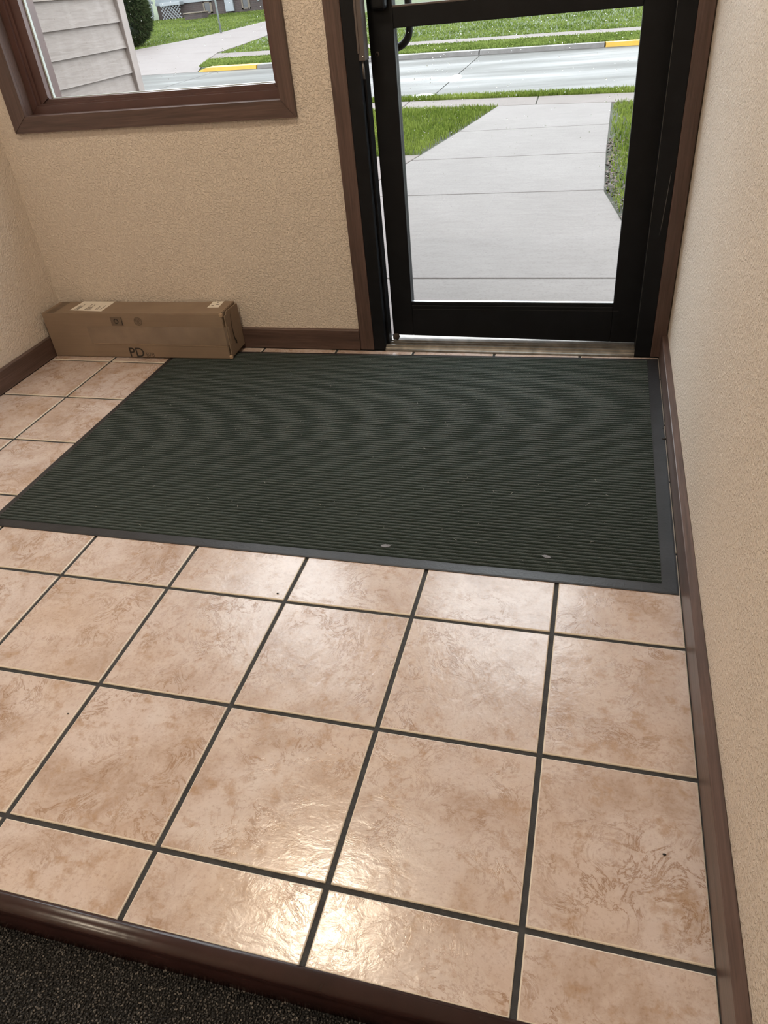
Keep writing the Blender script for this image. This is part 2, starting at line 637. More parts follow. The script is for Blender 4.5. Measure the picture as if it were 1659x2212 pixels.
def tile_mesh(wx, wy):
    k = (round(wx, 4), round(wy, 4))
    if k in mesh_cache:
        return mesh_cache[k]
    bm = bmesh.new()
    b, zt, zb = 0.0022, 0.0, -0.008
    rings = []
    for inset, z in ((0, zb), (0, zt - 0.0018), (b * 0.45, zt - 0.0005), (b, zt)):
        rings.append([bm.verts.new((sx * (wx / 2 - inset), sy * (wy / 2 - inset), z)) for sx, sy in ((-1, -1), (1, -1), (1, 1), (-1, 1))])
    for a, c in zip(rings, rings[1:]):
        for i in range(4):
            f = bm.faces.new((a[i], a[(i + 1) % 4], c[(i + 1) % 4], c[i]))
            f.material_index = 1
    bm.faces.new(rings[-1])
    me = bpy.data.meshes.new('floor_tile')
    bm.to_mesh(me)
    bm.free()
    me.materials.append(M['tile'])
    me.materials.append(M['tile_edge'])
    mesh_cache[k] = me
    return me


for cx in range(-7, 1):
    xa, xb = cx * S + G, (cx + 1) * S - G
    xa = max(xa, -2.109)
    xb = min(xb, 0.2655)
    for cy in range(-1, 7):
        ya, yb = cy * S + G, (cy + 1) * S - G
        ya = max(ya, NOSE + 0.002)
        yb = min(yb, 1.9945)
        o = link('floor_tile', tile_mesh(xb - xa, yb - ya), floor)
        o.location = ((xa + xb) / 2, (ya + yb) / 2, 0)
        if round(xb - xa, 3) == round(yb - ya, 3):
            o.rotation_euler.z = random.choice((0, 1, 2, 3)) * math.pi / 2

# brown vinyl nosing at the edge of the tiles
prof = [(NOSE + 0.002, -0.004), (NOSE + 0.002, 0.0008), (NOSE - 0.004, 0.0028), (NOSE - 0.012, 0.0030), (NOSE - 0.019, 0.0012), (NOSE - 0.0245, -0.0035),
        (NOSE - 0.0275, -0.0095), (NOSE - 0.0265, -0.0125), (NOSE - 0.0285, -0.0150), (NOSE - 0.030, -0.030), (NOSE - 0.033, -0.047), (NOSE - 0.02, -0.060), (NOSE + 0.002, -0.060)]
nose = extrude_x('trim_1', prof, X0, X1, M['nosing'], None, False)
tag(nose, 'glossy dark brown rounded step edging between tile and carpet', kind='structure')
for p in nose.data.polygons:
    p.use_smooth = len(p.vertices) == 4

# charcoal loop carpet: backing and loops
cb = box('carpet', (X0, YF, -0.12), (X1, NOSE - 0.030, CARPET_Z - 0.003), M['backing'])
tag(cb, 'dark charcoal looped carpet in the lower left corner', 'carpet', kind='stuff')
nx, ny = 455, 150
gx, gy = np.meshgrid(np.arange(nx), np.arange(ny))
px = -1.55 + (gx + 0.5 * (gy % 2)).ravel() * 0.0040
py = (NOSE - 0.034) - gy.ravel() * 0.0037
keep = px < X1 - 0.022
px, py = px[keep], py[keep]
n = len(px)
px = px + rng.normal(0, 0.0009, n)
py = py + rng.normal(0, 0.0009, n)
py = np.minimum(py, NOSE - 0.033)
pz = CARPET_Z + rng.normal(0, 0.0007, n)
th = rng.uniform(0, math.pi, n)
tl = rng.normal(0, 0.35, n)
la = rng.uniform(0.0022, 0.0034, n)
lb = rng.uniform(0.0014, 0.0020, n)
lc = rng.uniform(0.0016, 0.0026, n)
dx = np.stack([np.cos(th) * np.cos(tl), np.sin(th) * np.cos(tl), np.sin(tl)], 1)
dy = np.stack([-np.sin(th), np.cos(th), np.zeros(n)], 1)
dz = np.cross(dx, dy)
ctr = np.stack([px, py, pz], 1)
V = np.empty((n, 6, 3))
V[:, 0] = ctr + dx * la[:, None]
V[:, 1] = ctr - dx * la[:, None]
V[:, 2] = ctr + dy * lb[:, None]
V[:, 3] = ctr - dy * lb[:, None]
V[:, 4] = ctr + dz * lc[:, None]
V[:, 5] = ctr - dz * lc[:, None]
oc = np.array([(0, 2, 4), (2, 1, 4), (1, 3, 4), (3, 0, 4), (2, 0, 5), (1, 2, 5), (3, 1, 5), (0, 3, 5)])
Fc = (oc[None] + (np.arange(n) * 6)[:, None, None]).reshape(-1, 3)
lp = np_mesh('yarn_loops', V.reshape(-1, 3), Fc, M['loops'], cb, True)
lp['kind'] = 'stuff'

# ------------------------------------------------------------------ window
win = empty('window_1', (-1.49, 2.0, 0.808))
tag(win, 'brown framed window with rain drops, above the cardboard box', kind='structure')
wx0, wx1, wz0 = -2.0448, -0.9524, 0.8081
ix0, ix1, iz0 = -1.9816, -0.9995, 0.8603
wz1, iz1 = 2.120, 2.060


def mitre_frame(names, o, i, y0, y1, mats, parent, bev=0.002):
    """four mitred boards; o, i = (x0, x1, z0, z1)"""
    O = [(o[0], o[2]), (o[1], o[2]), (o[1], o[3]), (o[0], o[3])]
    I = [(i[0], i[2]), (i[1], i[2]), (i[1], i[3]), (i[0], i[3])]
    res = []
    for k in range(4):
        j = (k + 1) % 4
        poly = [O[k], O[j], I[j], I[k]]
        bm = bmesh.new()
        a = [bm.verts.new((x, y0, z)) for x, z in poly]
        b = [bm.verts.new((x, y1, z)) for x, z in poly]
        fr = bm.faces.new(a)
        bm.faces.new(b[::-1])
        for q in range(4):
            bm.faces.new((a[(q + 1) % 4], a[q], b[q], b[(q + 1) % 4]))
        bmesh.ops.recalc_face_normals(bm, faces=bm.faces[:])
        if bev:
            es = [e for e in bm.edges if all(v in a for v in e.verts)]
            bmesh.ops.bevel(bm, geom=[es[0], es[2]] if len(es) > 2 else es, offset=bev, segments=2, affect='EDGES')
        res.append(finish(names, bm, mats[k], parent))
    return res


mitre_frame('casing_board', (wx0, wx1, wz0, wz1), (ix0, ix1, iz0, iz1), 2.0, YB, [M['wood_x'], M['wood_z'], M['wood_x'], M['wood_z']], win)
mitre_frame('jamb_board', (WIN[0], WIN[1], WIN[2], WIN[3]), (ix0, ix1, iz0, iz1), 2.0155, 2.140, [M['wood_x'], M['wood_z'], M['wood_x'], M['wood_z']], win, 0)
mitre_frame('stop_moulding', (ix0, ix1, iz0, iz1), (ix0 + 0.0225, ix1 - 0.006, iz0 + 0.0240, iz1 - 0.022), 2.052, 2.0615, [M['sash']] * 4, win, 0.0015)
mitre_frame('sash_bead', (ix0, ix1, iz0, iz1), (ix0 + 0.034, ix1 - 0.011, iz0 + 0.0300, iz1 - 0.028), 2.0615, 2.070, [M['sash']] * 4, win, 0.0015)
mitre_frame('sash_rail', (ix0, ix1, iz0, iz1), (ix0 + 0.067, ix1 - 0.038, iz0 + 0.0415, iz1 - 0.055), 2.070, 2.096, [M['sash']] * 4, win, 0.005)
GX0, GX1, GZ0, GZ1 = ix0 + 0.066, ix1 - 0.037, iz0 + 0.0405, iz1 - 0.054
mitre_frame('glazing_spacer', (GX0 - 0.004, GX1 + 0.004, GZ0 - 0.004, GZ1 + 0.004), (GX0 + 0.006, GX1 - 0.006, GZ0 + 0.003, GZ1 - 0.006), 2.0965, 2.108, [M['white_gasket']] * 4, win, 0)
mitre_frame('outer_sash', (ix0, ix1, iz0, iz1), (GX0 + 0.002, GX1 - 0.002, GZ0 + 0.0, GZ1 - 0.002), 2.114, 2.150, [M['sash']] * 4, win, 0)
wp = box('pane', (GX0 - 0.004, 2.108, GZ0 - 0.004), (GX1 + 0.004, 2.112, GZ1 + 0.004), M['glass'], win)
wp['label'] = 'clear window pane spotted with rain'


def drops(name, spots, y, parent):
    """low domes of water standing on the outer face of a pane"""
    Vs, Fs = [], []
    seg = 7
    for (x, z, r, st) in spots:
        b = len(Vs)
        Vs.append((x, y + r * 0.55, z))
        for ring, (k, h) in enumerate(((0.55, 0.42), (1.0, 0.0))):
            for q in range(seg):
                a = 2 * math.pi * q / seg
                Vs.append((x + r * k * math.cos(a), y + r * h, z + r * k * st * math.sin(a)))
        for q in range(seg):
            q2 = (q + 1) % seg
            Fs.append((b, b + 1 + q2, b + 1 + q))
            Fs.append((b + 1 + q, b + 1 + q2, b + 1 + seg + q2))
            Fs.append((b + 1 + q, b + 1 + seg + q2, b + 1 + seg + q))
    o = np_mesh(name, np.array(Vs), np.array(Fs), M['water'], parent, True)
    o['kind'] = 'stuff'
    return o


def spots(n, x0, x1, z0, z1, zpow, rr, clusters=14):
    out = []
    cl = [(random.uniform(x0, x1), z0 + (z1 - z0) * random.random() ** zpow) for _ in range(clusters)]
    for i in range(n):
        if random.random() < 0.45:
            c = random.choice(cl)
            x, z = random.gauss(c[0], 0.02), random.gauss(c[1], 0.03)
        else:
            x, z = random.uniform(x0, x1), z0 + (z1 - z0) * random.random() ** zpow
        if x0 < x < x1 and z0 < z < z1:
            out.append((x, z, random.uniform(*rr) * random.choice((0.7, 1, 1, 1.2)), random.uniform(0.9, 1.7)))
    return out


drops('rain_drops', spots(620, GX0 + 0.01, GX1 - 0.01, GZ0 + 0.01, GZ1 - 0.01, 1.0, (0.0007, 0.0015), 40), 2.112, wp)

# ------------------------------------------------------------------ door casing, frame, threshold
tag(box('trim_2', (-0.8205, 2.0, 0.0), (-0.767, YB, 2.16), M['wood_z'], None, 0.0015), 'brown wooden casing board left of the glass door', kind='structure')
tag(box('trim_3', (0.2385, 2.0, 0.0), (X1 - 0.0028, YB, 2.16), M['wood_z'], None, 0.0015), 'brown wooden casing board between the door and the right wall', kind='structure')
tag(box('trim_4', (-0.767, 2.0, 2.105), (0.2385, YB, 2.16), M['wood_x'], None, 0.0015), 'brown wooden casing board over the glass door', kind='structure')

fr = empty('trim_5', (-0.27, 2.06, 0.0))
tag(fr, 'black aluminium frame around the glass door', kind='structure')
box('left_jamb', (-0.767, 2.003, 0.0), (-0.7215, 2.060, 2.105), M['black_metal'], fr, 0.0012)
box('left_stop', (-0.7215, 2.030, 0.0), (-0.7125, 2.074, 2.105), M['black_metal'], fr, 0.001)
box('left_rabbet', (-0.785, 2.060, -0.04), (-0.7420, 2.150, 2.105), M['black_metal'], fr)
box('right_jamb', (0.1845, 2.003, 0.0), (0.2385, 2.074, 2.105), M['black_metal'], fr, 0.0012)
box('right_rabbet', (0.205, 2.074, -0.04), (0.2450, 2.150, 2.105), M['black_metal'], fr)
box('head', (-0.767, 2.003, 2.085), (0.2385, 2.150, 2.125), M['black_metal'], fr, 0.0012)
box('pale_edge_line', (0.1838, 2.0022, 0.02), (0.1850, 2.0034, 2.08), M['edge_metal'], fr)  # thin paler strip along the front edge of the right jamb
sm = tube('scuff_mark', [(0.2265, 2.0028, 0.60), (0.2235, 2.0028, 0.53), (0.2190, 2.0028, 0.45), (0.2155, 2.0028, 0.415)], [0.0004, 0.0011, 0.0013, 0.0008], M['rod'], fr, 6)
sm['label'] = 'long pale scuff on the black frame'
st = box('latch_strip', (-0.7175, 1.984, 0.950), (-0.6975, 2.029, 1.60), M['bronze'], fr, 0.002)
st['label'] = 'grey brown metal latch strip'
box('latch_rib', (-0.7190, 1.981, 0.970), (-0.7120, 1.985, 1.60), M['bronze'], fr, 0.001)
tube('latch_screw', [(-0.704, 1.9845, 0.962), (-0.704, 1.9825, 0.962)], 0.0022, M['chrome'], fr, 10)
tube('latch_rod', [(-0.7085, 1.994, 0.951), (-0.7085, 1.994, 0.902)], 0.0036, M['rod'], fr, 10)

tp = [(1.997, -0.003), (1.997, 0.005), (2.003, 0.007), (2.006, 0.0115), (2.012, 0.0120), (2.014, 0.0180), (2.022, 0.0185), (2.024, 0.0070), (2.036, 0.0070), (2.038, 0.0180),
      (2.046, 0.0180), (2.048, 0.0060), (2.062, 0.0060), (2.064, 0.0150), (2.085, 0.0150), (2.160, 0.004), (2.190, -0.012), (2.190, -0.05), (2.0, -0.05)]
th_ = extrude_x('door_threshold', tp, -0.7212, 0.1843, M['alu'])
tag(th_, 'worn ridged aluminium threshold under the glass door', 'threshold', kind='structure')

# ------------------------------------------------------------------ the glass door leaf
LY0, LY1 = 2.080, 2.124
LX0, LX1 = -0.7065, 0.197
SX0, SX1 = -0.6267, 0.0995
RZ0, RZ1 = 0.030, 0.1480
door = empty('door_1', (LX1, 2.10, 0.03))
tag(door, 'black framed glass door spotted with rain', kind='structure')
box('stile', (LX0, LY0, RZ0), (SX0, LY1, 2.08), M['black_metal'], door, 0.0015)
box('stile', (SX1, LY0, RZ0), (LX1, LY1, 2.08), M['black_metal'], door, 0.0015)
box('bottom_rail', (SX0, LY0, RZ0), (SX1, LY1, RZ1), M['black_metal'], door, 0.0012)
box('middle_rail', (SX0, LY0, 1.0217), (SX1, LY1, 1.0740), M['black_metal'], door, 0.0015)
box('top_rail', (SX0, LY0, 1.97), (SX1, LY1, 2.08), M['black_metal'], door, 0.0015)
box('glazing_stop', (SX0, LY0 + 0.003, RZ1), (SX1, LY0 + 0.016, 0.1600), M['black_metal'], door, 0.001)
box('seam_line', (SX0 + 0.004, LY0 - 0.0003, 0.1335), (SX1 + 0.02, LY0 + 0.001, 0.1344), M['edge_metal'], door)
box('sill_strip', (SX0 + 0.001, LY0 + 0.004, 0.1600), (SX1 - 0.001, LY0 + 0.0155, 0.1622), M['chrome'], door)
box('rail_strip', (SX0, LY0 + 0.001, 1.0740), (SX1, LY0 + 0.012, 1.0800), M['bronze'], door, 0.001)
gy0 = 2.100
pl = box('pane', (SX0, gy0, 0.150), (SX1, gy0 + 0.006, 1.0225), M['glass'], door)
pl['label'] = 'large lower pane of the door'
box('pane', (SX0, gy0, 1.073), (SX1, gy0 + 0.006, 1.972), M['glass'], door)
drops('rain_drops', spots(330, SX0 + 0.01, SX1 - 0.01, 0.30, 1.015, 0.40, (0.0007, 0.0015), 26), gy0 + 0.006, pl)
for ch in door.children:
    if ch.name.split('.')[0] in ('stile', 'bottom_rail'):
        for v in ch.data.vertices:
            if v.co.z < 0.05:
                v.co.z += 0.0005 - 0.0135 * (v.co.x - LX0) / (LX1 - LX0)
cap = tube('screw_cap', [(-0.6844, 2.0802, 0.9585), (-0.6844, 2.0780, 0.9585)], 0.0068, M['bronze'], door, 18)
cap['label'] = 'small round bronze screw cap'
tube('screw_head', [(-0.6844, 2.0782, 0.9585), (-0.6844, 2.0768, 0.9585)], 0.0036, M['black_metal'], door, 14)
# inside push handle whose lower end shows at the top of the view
box('push_handle', (-0.688, 2.045, 1.072), (-0.640, 2.0805, 1.30), M['black_metal'], door, 0.010, 3)
# outside pull handle
hp = []
for a in np.linspace(0, 90, 9):
    r_ = 0.052
    hp.append((-0.650 + r_ * math.sin(math.radians(a)), 2.172, 0.965 + r_ * (1 - math.cos(math.radians(a)))))
hp = [(-0.665, 2.124, 0.965), (-0.665, 2.160, 0.965), (-0.660, 2.170, 0.965)] + hp + [(-0.598, 2.172, 1.10), (-0.598, 2.172, 1.20)]
for a in np.linspace(90, 0, 9):
    hp.append((-0.650 + 0.052 * math.sin(math.radians(a)), 2.172, 1.272 - 0.052 * (1 - math.cos(math.radians(a)))))
hp += [(-0.660, 2.170, 1.272), (-0.665, 2.160, 1.272), (-0.665, 2.124, 1.272)]
ph = tube('pull_handle', hp, 0.0115, M['black_metal'], door, 14)
ph['label'] = 'black curved pull handle on the outside'
# brown felt plug in the lower left corner of the door opening
bm = bmesh.new()
bmesh.ops.create_icosphere(bm, subdivisions=2, radius=1.0)
for v in bm.verts:
    k = 1 + 0.18 * math.sin(5 * v.co.x + 2) * math.cos(4 * v.co.z)
    v.co = Vector((-0.6935 + v.co.x * 0.0135 * k, 2.066 + v.co.y * 0.011 * k, 0.0285 + v.co.z * 0.0140 * k))
tag(finish('felt_plug', bm, M['felt'], None, True), 'small brown felt plug in the lower left corner of the door', 'door seal')

# ------------------------------------------------------------------ ribbed entrance mat
MX0, MX1, MY0, MY1 = -1.5835, 0.2625, 0.7700, 1.9640


def mat_y(x, y):
    """the mat lies a little askew: its back edge runs nearer the door on the right"""
    return y + (y - MY0) / (MY1 - MY0) * 0.034 * ((x - (MX0 + MX1) / 2) / (MX1 - MX0))

mt = empty('entrance_mat', ((MX0 + MX1) / 2, (MY0 + MY1) / 2, 0.0))
tag(mt, 'large dark green ribbed entrance mat with black rubber edge before the door', 'mat')
BF, BS, BB_, BL = 0.030, 0.036, 0.018, 0.022
bm = bmesh.new()
O0 = [(MX0, MY0), (MX1, MY0), (MX1, MY1), (MX0, MY1)]
I0 = [(MX0 + BL, MY0 + BF), (MX1 - BS, MY0 + BF), (MX1 - BS, MY1 - BB_), (MX0 + BL, MY1 - BB_)]
rings = []
for pts, z in ((O0, 0.0002), (O0, 0.0016), ([(x + (0.004 if x < -1 else -0.004), y + (0.004 if y < 1 else -0.004)) for x, y in O0], 0.0024), (I0, 0.0034), (I0, 0.0010)):
    rings.append([bm.verts.new((x, mat_y(x, y), z)) for x, y in pts])
for a, b in zip(rings, rings[1:]):
    for k in range(4):
        bm.faces.new((a[k], a[(k + 1) % 4], b[(k + 1) % 4], b[k]))
bm.faces.new(rings[-1])
bm.faces.new(rings[0][::-1])
bmesh.ops.recalc_face_normals(bm, faces=bm.faces[:])
finish('rubber_border', bm, M['rubber'], mt)
ya, yb = I0[0][1], I0[2][1]
nr = round((yb - ya) / 0.0120)
pitch = (yb - ya) / nr
shape = [(0.0, 0.0024), (0.05, 0.0045), (0.20, 0.0056), (0.45, 0.0060), (0.70, 0.0056), (0.88, 0.0045), (0.92, 0.0024)]
ncol = 60
xs = np.linspace(I0[0][0], I0[1][0], ncol)
rows = []
for r_ in range(nr):
    ph_ = rng.uniform(0, 6.28)
    for k, (u, z) in enumerate(shape):
        zz = z + (0.00035 * np.sin(xs * 31 + ph_) + rng.normal(0, 0.00025, ncol)) * (1 if 0 < k < 6 else 0)
        yy = ya + (r_ + u + 0.03) * pitch + 0.0005 * np.sin(xs * 9 + r_ * 0.7)
        rows.append(np.stack([xs, mat_y(xs, yy), zz], 1))
rows = np.array(rows)
V = rows.reshape(-1, 3)
ri, ci = np.meshgrid(np.arange(len(rows) - 1), np.arange(ncol - 1), indexing='ij')
b0 = (ri * ncol + ci).ravel()
Fc = np.stack([b0, b0 + 1, b0 + ncol + 1, b0 + ncol], 1)
np_mesh('ribbed_pile', V, Fc, M['pile'], mt, True)

# lint and dust on the mat
Vs, Fs = [], []
for i in range(190):
    x, y = random.uniform(MX0 + 0.05, MX1 - 0.05), random.uniform(MY0 + 0.04, MY1 - 0.04)
    a = random.uniform(0, math.pi)
    L = random.choice((0.0007, 0.0008, 0.0010, 0.0012, 0.0020, 0.005))
    wd = 0.0004 if L > 0.0015 else 0.0006
    b = len(Vs)
    ca, sa = math.cos(a), math.sin(a)
    z = 0.0064
    for u, v, dzz in ((-L, -wd, 0), (0, -wd, 0.0008), (L, -wd, 0), (L, wd, 0), (0, wd, 0.0008), (-L, wd, 0)):
        Vs.append((x + u * ca - v * sa, y + u * sa + v * ca, z + dzz))
    Fs += [(b, b + 1, b + 4, b + 5), (b + 1, b + 2, b + 3, b + 4)]
li = np_mesh('lint', np.array(Vs), np.array(Fs), M['lint'])
tag(li, 'pale lint and dust specks scattered over the green mat', 'lint', kind='stuff')


def leaf(name, x, y, z, s, a, mat, label, cat):
    bm = bmesh.new()
    out = [(-1, 0), (-0.6, 0.35), (-0.1, 0.5), (0.3, 0.35), (0.55, 0.4), (1.0, 0.05), (0.6, -0.3), (0.15, -0.35), (0.0, -0.5), (-0.5, -0.35)]
    ca, sa = math.cos(a), math.sin(a)
    c1 = bm.verts.new((x, y, z + 0.0018))
    c2 = bm.verts.new((x, y, z))
    ring = [bm.verts.new((x + s * (u * ca - v * sa), y + s * (u * sa + v * ca), z + 0.0006 + 0.0010 * random.random())) for u, v in out]
    for i in range(len(ring)):
        bm.faces.new((ring[i], ring[(i + 1) % len(ring)], c1))
        bm.faces.new((ring[(i + 1) % len(ring)], ring[i], c2))
    o = finish(name, bm, mat)
    return tag(o, label, cat)


leaf('dry_leaf', -0.4226, 0.8354, 0.0062, 0.0130, 0.15, M['grey_leaf'], 'small faded grey leaf scrap near the middle of the mat front', 'leaf')
leaf('dry_leaf', -0.0305, 0.8523, 0.0062, 0.0115, -0.25, M['grey_leaf'], 'small pale grey leaf scrap at the right of the mat front', 'leaf')


def crumb(x, y, r, label):
    bm = bmesh.new()
    bmesh.ops.create_icosphere(bm, subdivisions=1, radius=r)
    for v in bm.verts:
        v.co = Vector((v.co.x * random.uniform(1.0, 1.9) + x, v.co.y * random.uniform(0.6, 1.1) + y, v.co.z * 0.6 + r * 0.6))
    return tag(finish('crumb', bm, M['crumb']), label, 'crumb')


crumb(0.2595, 1.438, 0.0045, 'black crumb on the right edge of the mat by the baseboard')
crumb(0.258, 1.500, 0.0030, 'tiny dark crumb behind the black crumb on the mat edge')
crumb(-0.635, 0.632, 0.0022, 'dark seed on a tile just in front of the mat')
crumb(-0.935, 0.222, 0.0018, 'dark speck on the middle of a left foreground tile')
crumb(0.205, 0.158, 0.0024, 'dark speck on the tile beside the right baseboard')

# ------------------------------------------------------------------ cardboard box
BX0, BX1, BY0, BY1, BH = -2.1075, -1.3115, 1.866, 1.9945, 0.1825
cbx = empty('cardboard_box', ((BX0 + BX1) / 2, (BY0 + BY1) / 2, 0.0))
tag(cbx, 'long brown cardboard shipping box against the wall under the window', 'box')
TILT = 0.0088 / 0.80


def bz(x, z):
    return z + 0.0004 + (x - BX0) * TILT


bm = bmesh.new()
bm_box(bm, (BX0, BY0, 0.0), (BX1, BY1, BH))
bmesh.ops.subdivide_edges(bm, edges=[e for e in bm.edges if abs(e.verts[0].co.x - e.verts[1].co.x) > 0.3], cuts=12)
bmesh.ops.bevel(bm, geom=[e for e in bm.edges if e.is_boundary or (len(e.link_faces) == 2 and e.calc_face_angle(0) > 1.0)], offset=0.0022, segments=2, affect='EDGES')
for v in bm.verts:
    u = (v.co.x - BX0) / (BX1 - BX0)
    if v.co.z > BH * 0.6 and v.co.y > (BY0 + BY1) / 2:
        v.co.z += 0.0022 * math.sin(u * 7.0)
    if v.co.z > BH * 0.6 and v.co.y < (BY0 + BY1) / 2:
        v.co.z += 0.0012 * math.sin(u * 5 + 1)
        v.co.y += 0.0030 * u
    v.co.z = bz(v.co.x, v.co.z)
body = finish('carton', bm, M['card'], cbx)


def quad_strip(name, pts, mat, parent):
    return flat_poly(name, pts, mat, parent)


def top_pt(x, y, dz=0.0006):
    u = (x - BX0) / (BX1 - BX0)
    f = (y - BY0) / (BY1 - BY0)
    return (x, y, bz(x, BH) + dz + 0.0022 * math.sin(u * 7.0) * f + 0.0012 * math.sin(u * 5 + 1) * (1 - f))


def front_pt(x, z, dy=0.0005):
    u = (x - BX0) / (BX1 - BX0)
    return (x, BY0 - dy + 0.0030 * u * (z / BH), bz(x, z))


# right end flap, slightly sprung away from the body
bm = bmesh.new()
fl = [(BY0 + 0.006, 0.004), (BY1 - 0.001, 0.010), (BY1 + 0.0005, 0.176), (BY0 + 0.034, 0.179), (BY0 + 0.026, 0.168), (BY0 + 0.012, 0.168)]
a = [bm.verts.new((BX1 + 0.0042 + 0.006 * (1 - abs(z - 0.09) / 0.09) * ((y - BY0) / 0.13), y, bz(BX1, z))) for y, z in fl]
b = [bm.verts.new((v.co.x + 0.0035, v.co.y, v.co.z)) for v in a]
bm.faces.new(b)
bm.faces.new(a[::-1])
for i in range(len(a)):
    j = (i + 1) % len(a)
    bm.faces.new((a[i], a[j], b[j], b[i]))
bmesh.ops.recalc_face_normals(bm, faces=bm.faces[:])
flap = finish('end_flap', bm, M['card'], cbx)
box('torn_corner', (BX1 - 0.010, BY0 + 0.0005, bz(BX1, 0.168)), (BX1 + 0.003, BY0 + 0.012, bz(BX1, 0.1815)), M['card_edge'], cbx, 0.002)
box('bent_corner', (BX1 - 0.004, BY0 - 0.001, bz(BX1, 0.000)), (BX1 + 0.010, BY0 + 0.010, bz(BX1, 0.014)), M['card_edge'], cbx, 0.003)
# clear tape along the front face and round the corner
bm = bmesh.new()
t0 = [bm.verts.new(front_pt(x, z, 0.0007)) for x, z in ((-1.915, 0.058), (-1.70, 0.058), (-1.50, 0.057), (BX1 - 0.001, 0.054))]
t1 = [bm.verts.new(front_pt(x, z, 0.0007)) for x, z in ((-1.915, 0.130), (-1.70, 0.130), (-1.50, 0.129), (BX1 - 0.001, 0.127))]
e0 = bm.verts.new((BX1 + 0.0105, BY0 + 0.022, bz(BX1, 0.056)))
e1 = bm.verts.new((BX1 + 0.0105, BY0 + 0.020, bz(BX1, 0.125)))
for i in range(3):
    bm.faces.new((t0[i], t0[i + 1], t1[i + 1], t1[i]))
bm.faces.new((t0[3], e0, e1, t1[3]))
tape = finish('packing_tape', bm, M['tape'], cbx)
tape['label'] = 'clear glossy packing tape'
lower_edge = boxes('tape_edge', [((-1.905, BY0 - 0.0012, bz(-1.7, 0.0575) - 0.0018), (BX1 - 0.002, BY0 - 0.0004, bz(-1.7, 0.0575) - 0.0009))], M['card_edge'], cbx)
# paper labels on the top
lb1 = flat_poly('shipping_label', [top_pt(-1.9947, 1.8975), top_pt(-1.8403, 1.8872), top_pt(-1.8389, 1.9890), top_pt(-1.9899, 1.9930)], M['label'], cbx)
lb1['label'] = 'white shipping label'
lb2 = flat_poly('address_label', [top_pt(-1.3964, 1.9270), top_pt(-1.3480, 1.9280), top_pt(-1.3530, 1.9900), top_pt(-1.3996, 1.9905)], M['label'], cbx)
lb2['label'] = 'small white sticker'
lx = [(-1.975, 0.60), (-1.968, 0.45), (-1.962, 0.72), (-1.928, 0.75), (-1.920, 0.40), (-1.913, 0.68), (-1.906, 0.30), (-1.880, 0.55), (-1.872, 0.35), (-1.858, 0.62)]
bm = bmesh.new()
for x, ln in lx:
    segs = 5
    for q in range(segs):
        y_a = 1.900 + 0.085 * ln * q / segs
        y_b = y_a + 0.085 * ln / segs * random.uniform(0.5, 0.9)
        bm.faces.new([bm.verts.new(top_pt(px_, py_, 0.0010)) for px_, py_ in ((x, y_a), (x + 0.0034, y_a), (x + 0.0034, y_b), (x, y_b))])
finish('label_print', bm, M['grey_ink'], lb1)['kind'] = 'stuff'
bm = bmesh.new()
for x, y, wd, hh in ((-1.388, 1.945, 0.010, 0.006), (-1.372, 1.955, 0.012, 0.010), (-1.376, 1.975, 0.006, 0.006), (-1.384, 1.983, 0.020, 0.003)):
    bm.faces.new([bm.verts.new(top_pt(px_, py_, 0.0010)) for px_, py_ in ((x, y), (x + wd, y), (x + wd, y + hh), (x, y + hh))])
finish('label_print', bm, M['grey_ink'], lb2)['kind'] = 'stuff'
# barcode printed across the left end of the top
bm = bmesh.new()
y_ = 1.872
while y_ < 1.988:
    wd = random.choice((0.0022, 0.0035, 0.005, 0.006))
    bm.faces.new([bm.verts.new(top_pt(px_, py_, 0.0005)) for px_, py_ in ((-2.088, y_), (-2.050, y_), (-2.050, y_ + wd), (-2.088, y_ + wd))])
    y_ += wd + random.choice((0.0015, 0.0025, 0.004))
finish('barcode', bm, M['pale_ink'], cbx)
# printing on the front: PD B7B
FX, FZ = (1, 0, TILT), (0, 0, 1)
text_mesh('printed_letters', 'PD', 0.056, M['print_ink'], front_pt(-1.7560, 0.0010 + 0.002, 0.0006), FX, FZ, cbx, bold=0.0003)
text_mesh('printed_code', 'B7B', 0.024, M['grey_ink'], front_pt(-1.6800, 0.0050, 0.0006), FX, FZ, cbx)
# printed symbols: a dark square with a recycling ring, and a faint round stamp


def ring_poly(bm, cx, cz, r0, r1, a0, a1, n=10, dy=0.0009):
    for k in range(n):
        u0 = a0 + (a1 - a0) * k / n
        u1 = a0 + (a1 - a0) * (k + 1) / n
        bm.faces.new([bm.verts.new(front_pt(cx + r * math.cos(u), cz + r * math.sin(u), dy)) for r, u in ((r0, u0), (r1, u0), (r1, u1), (r0, u1))])


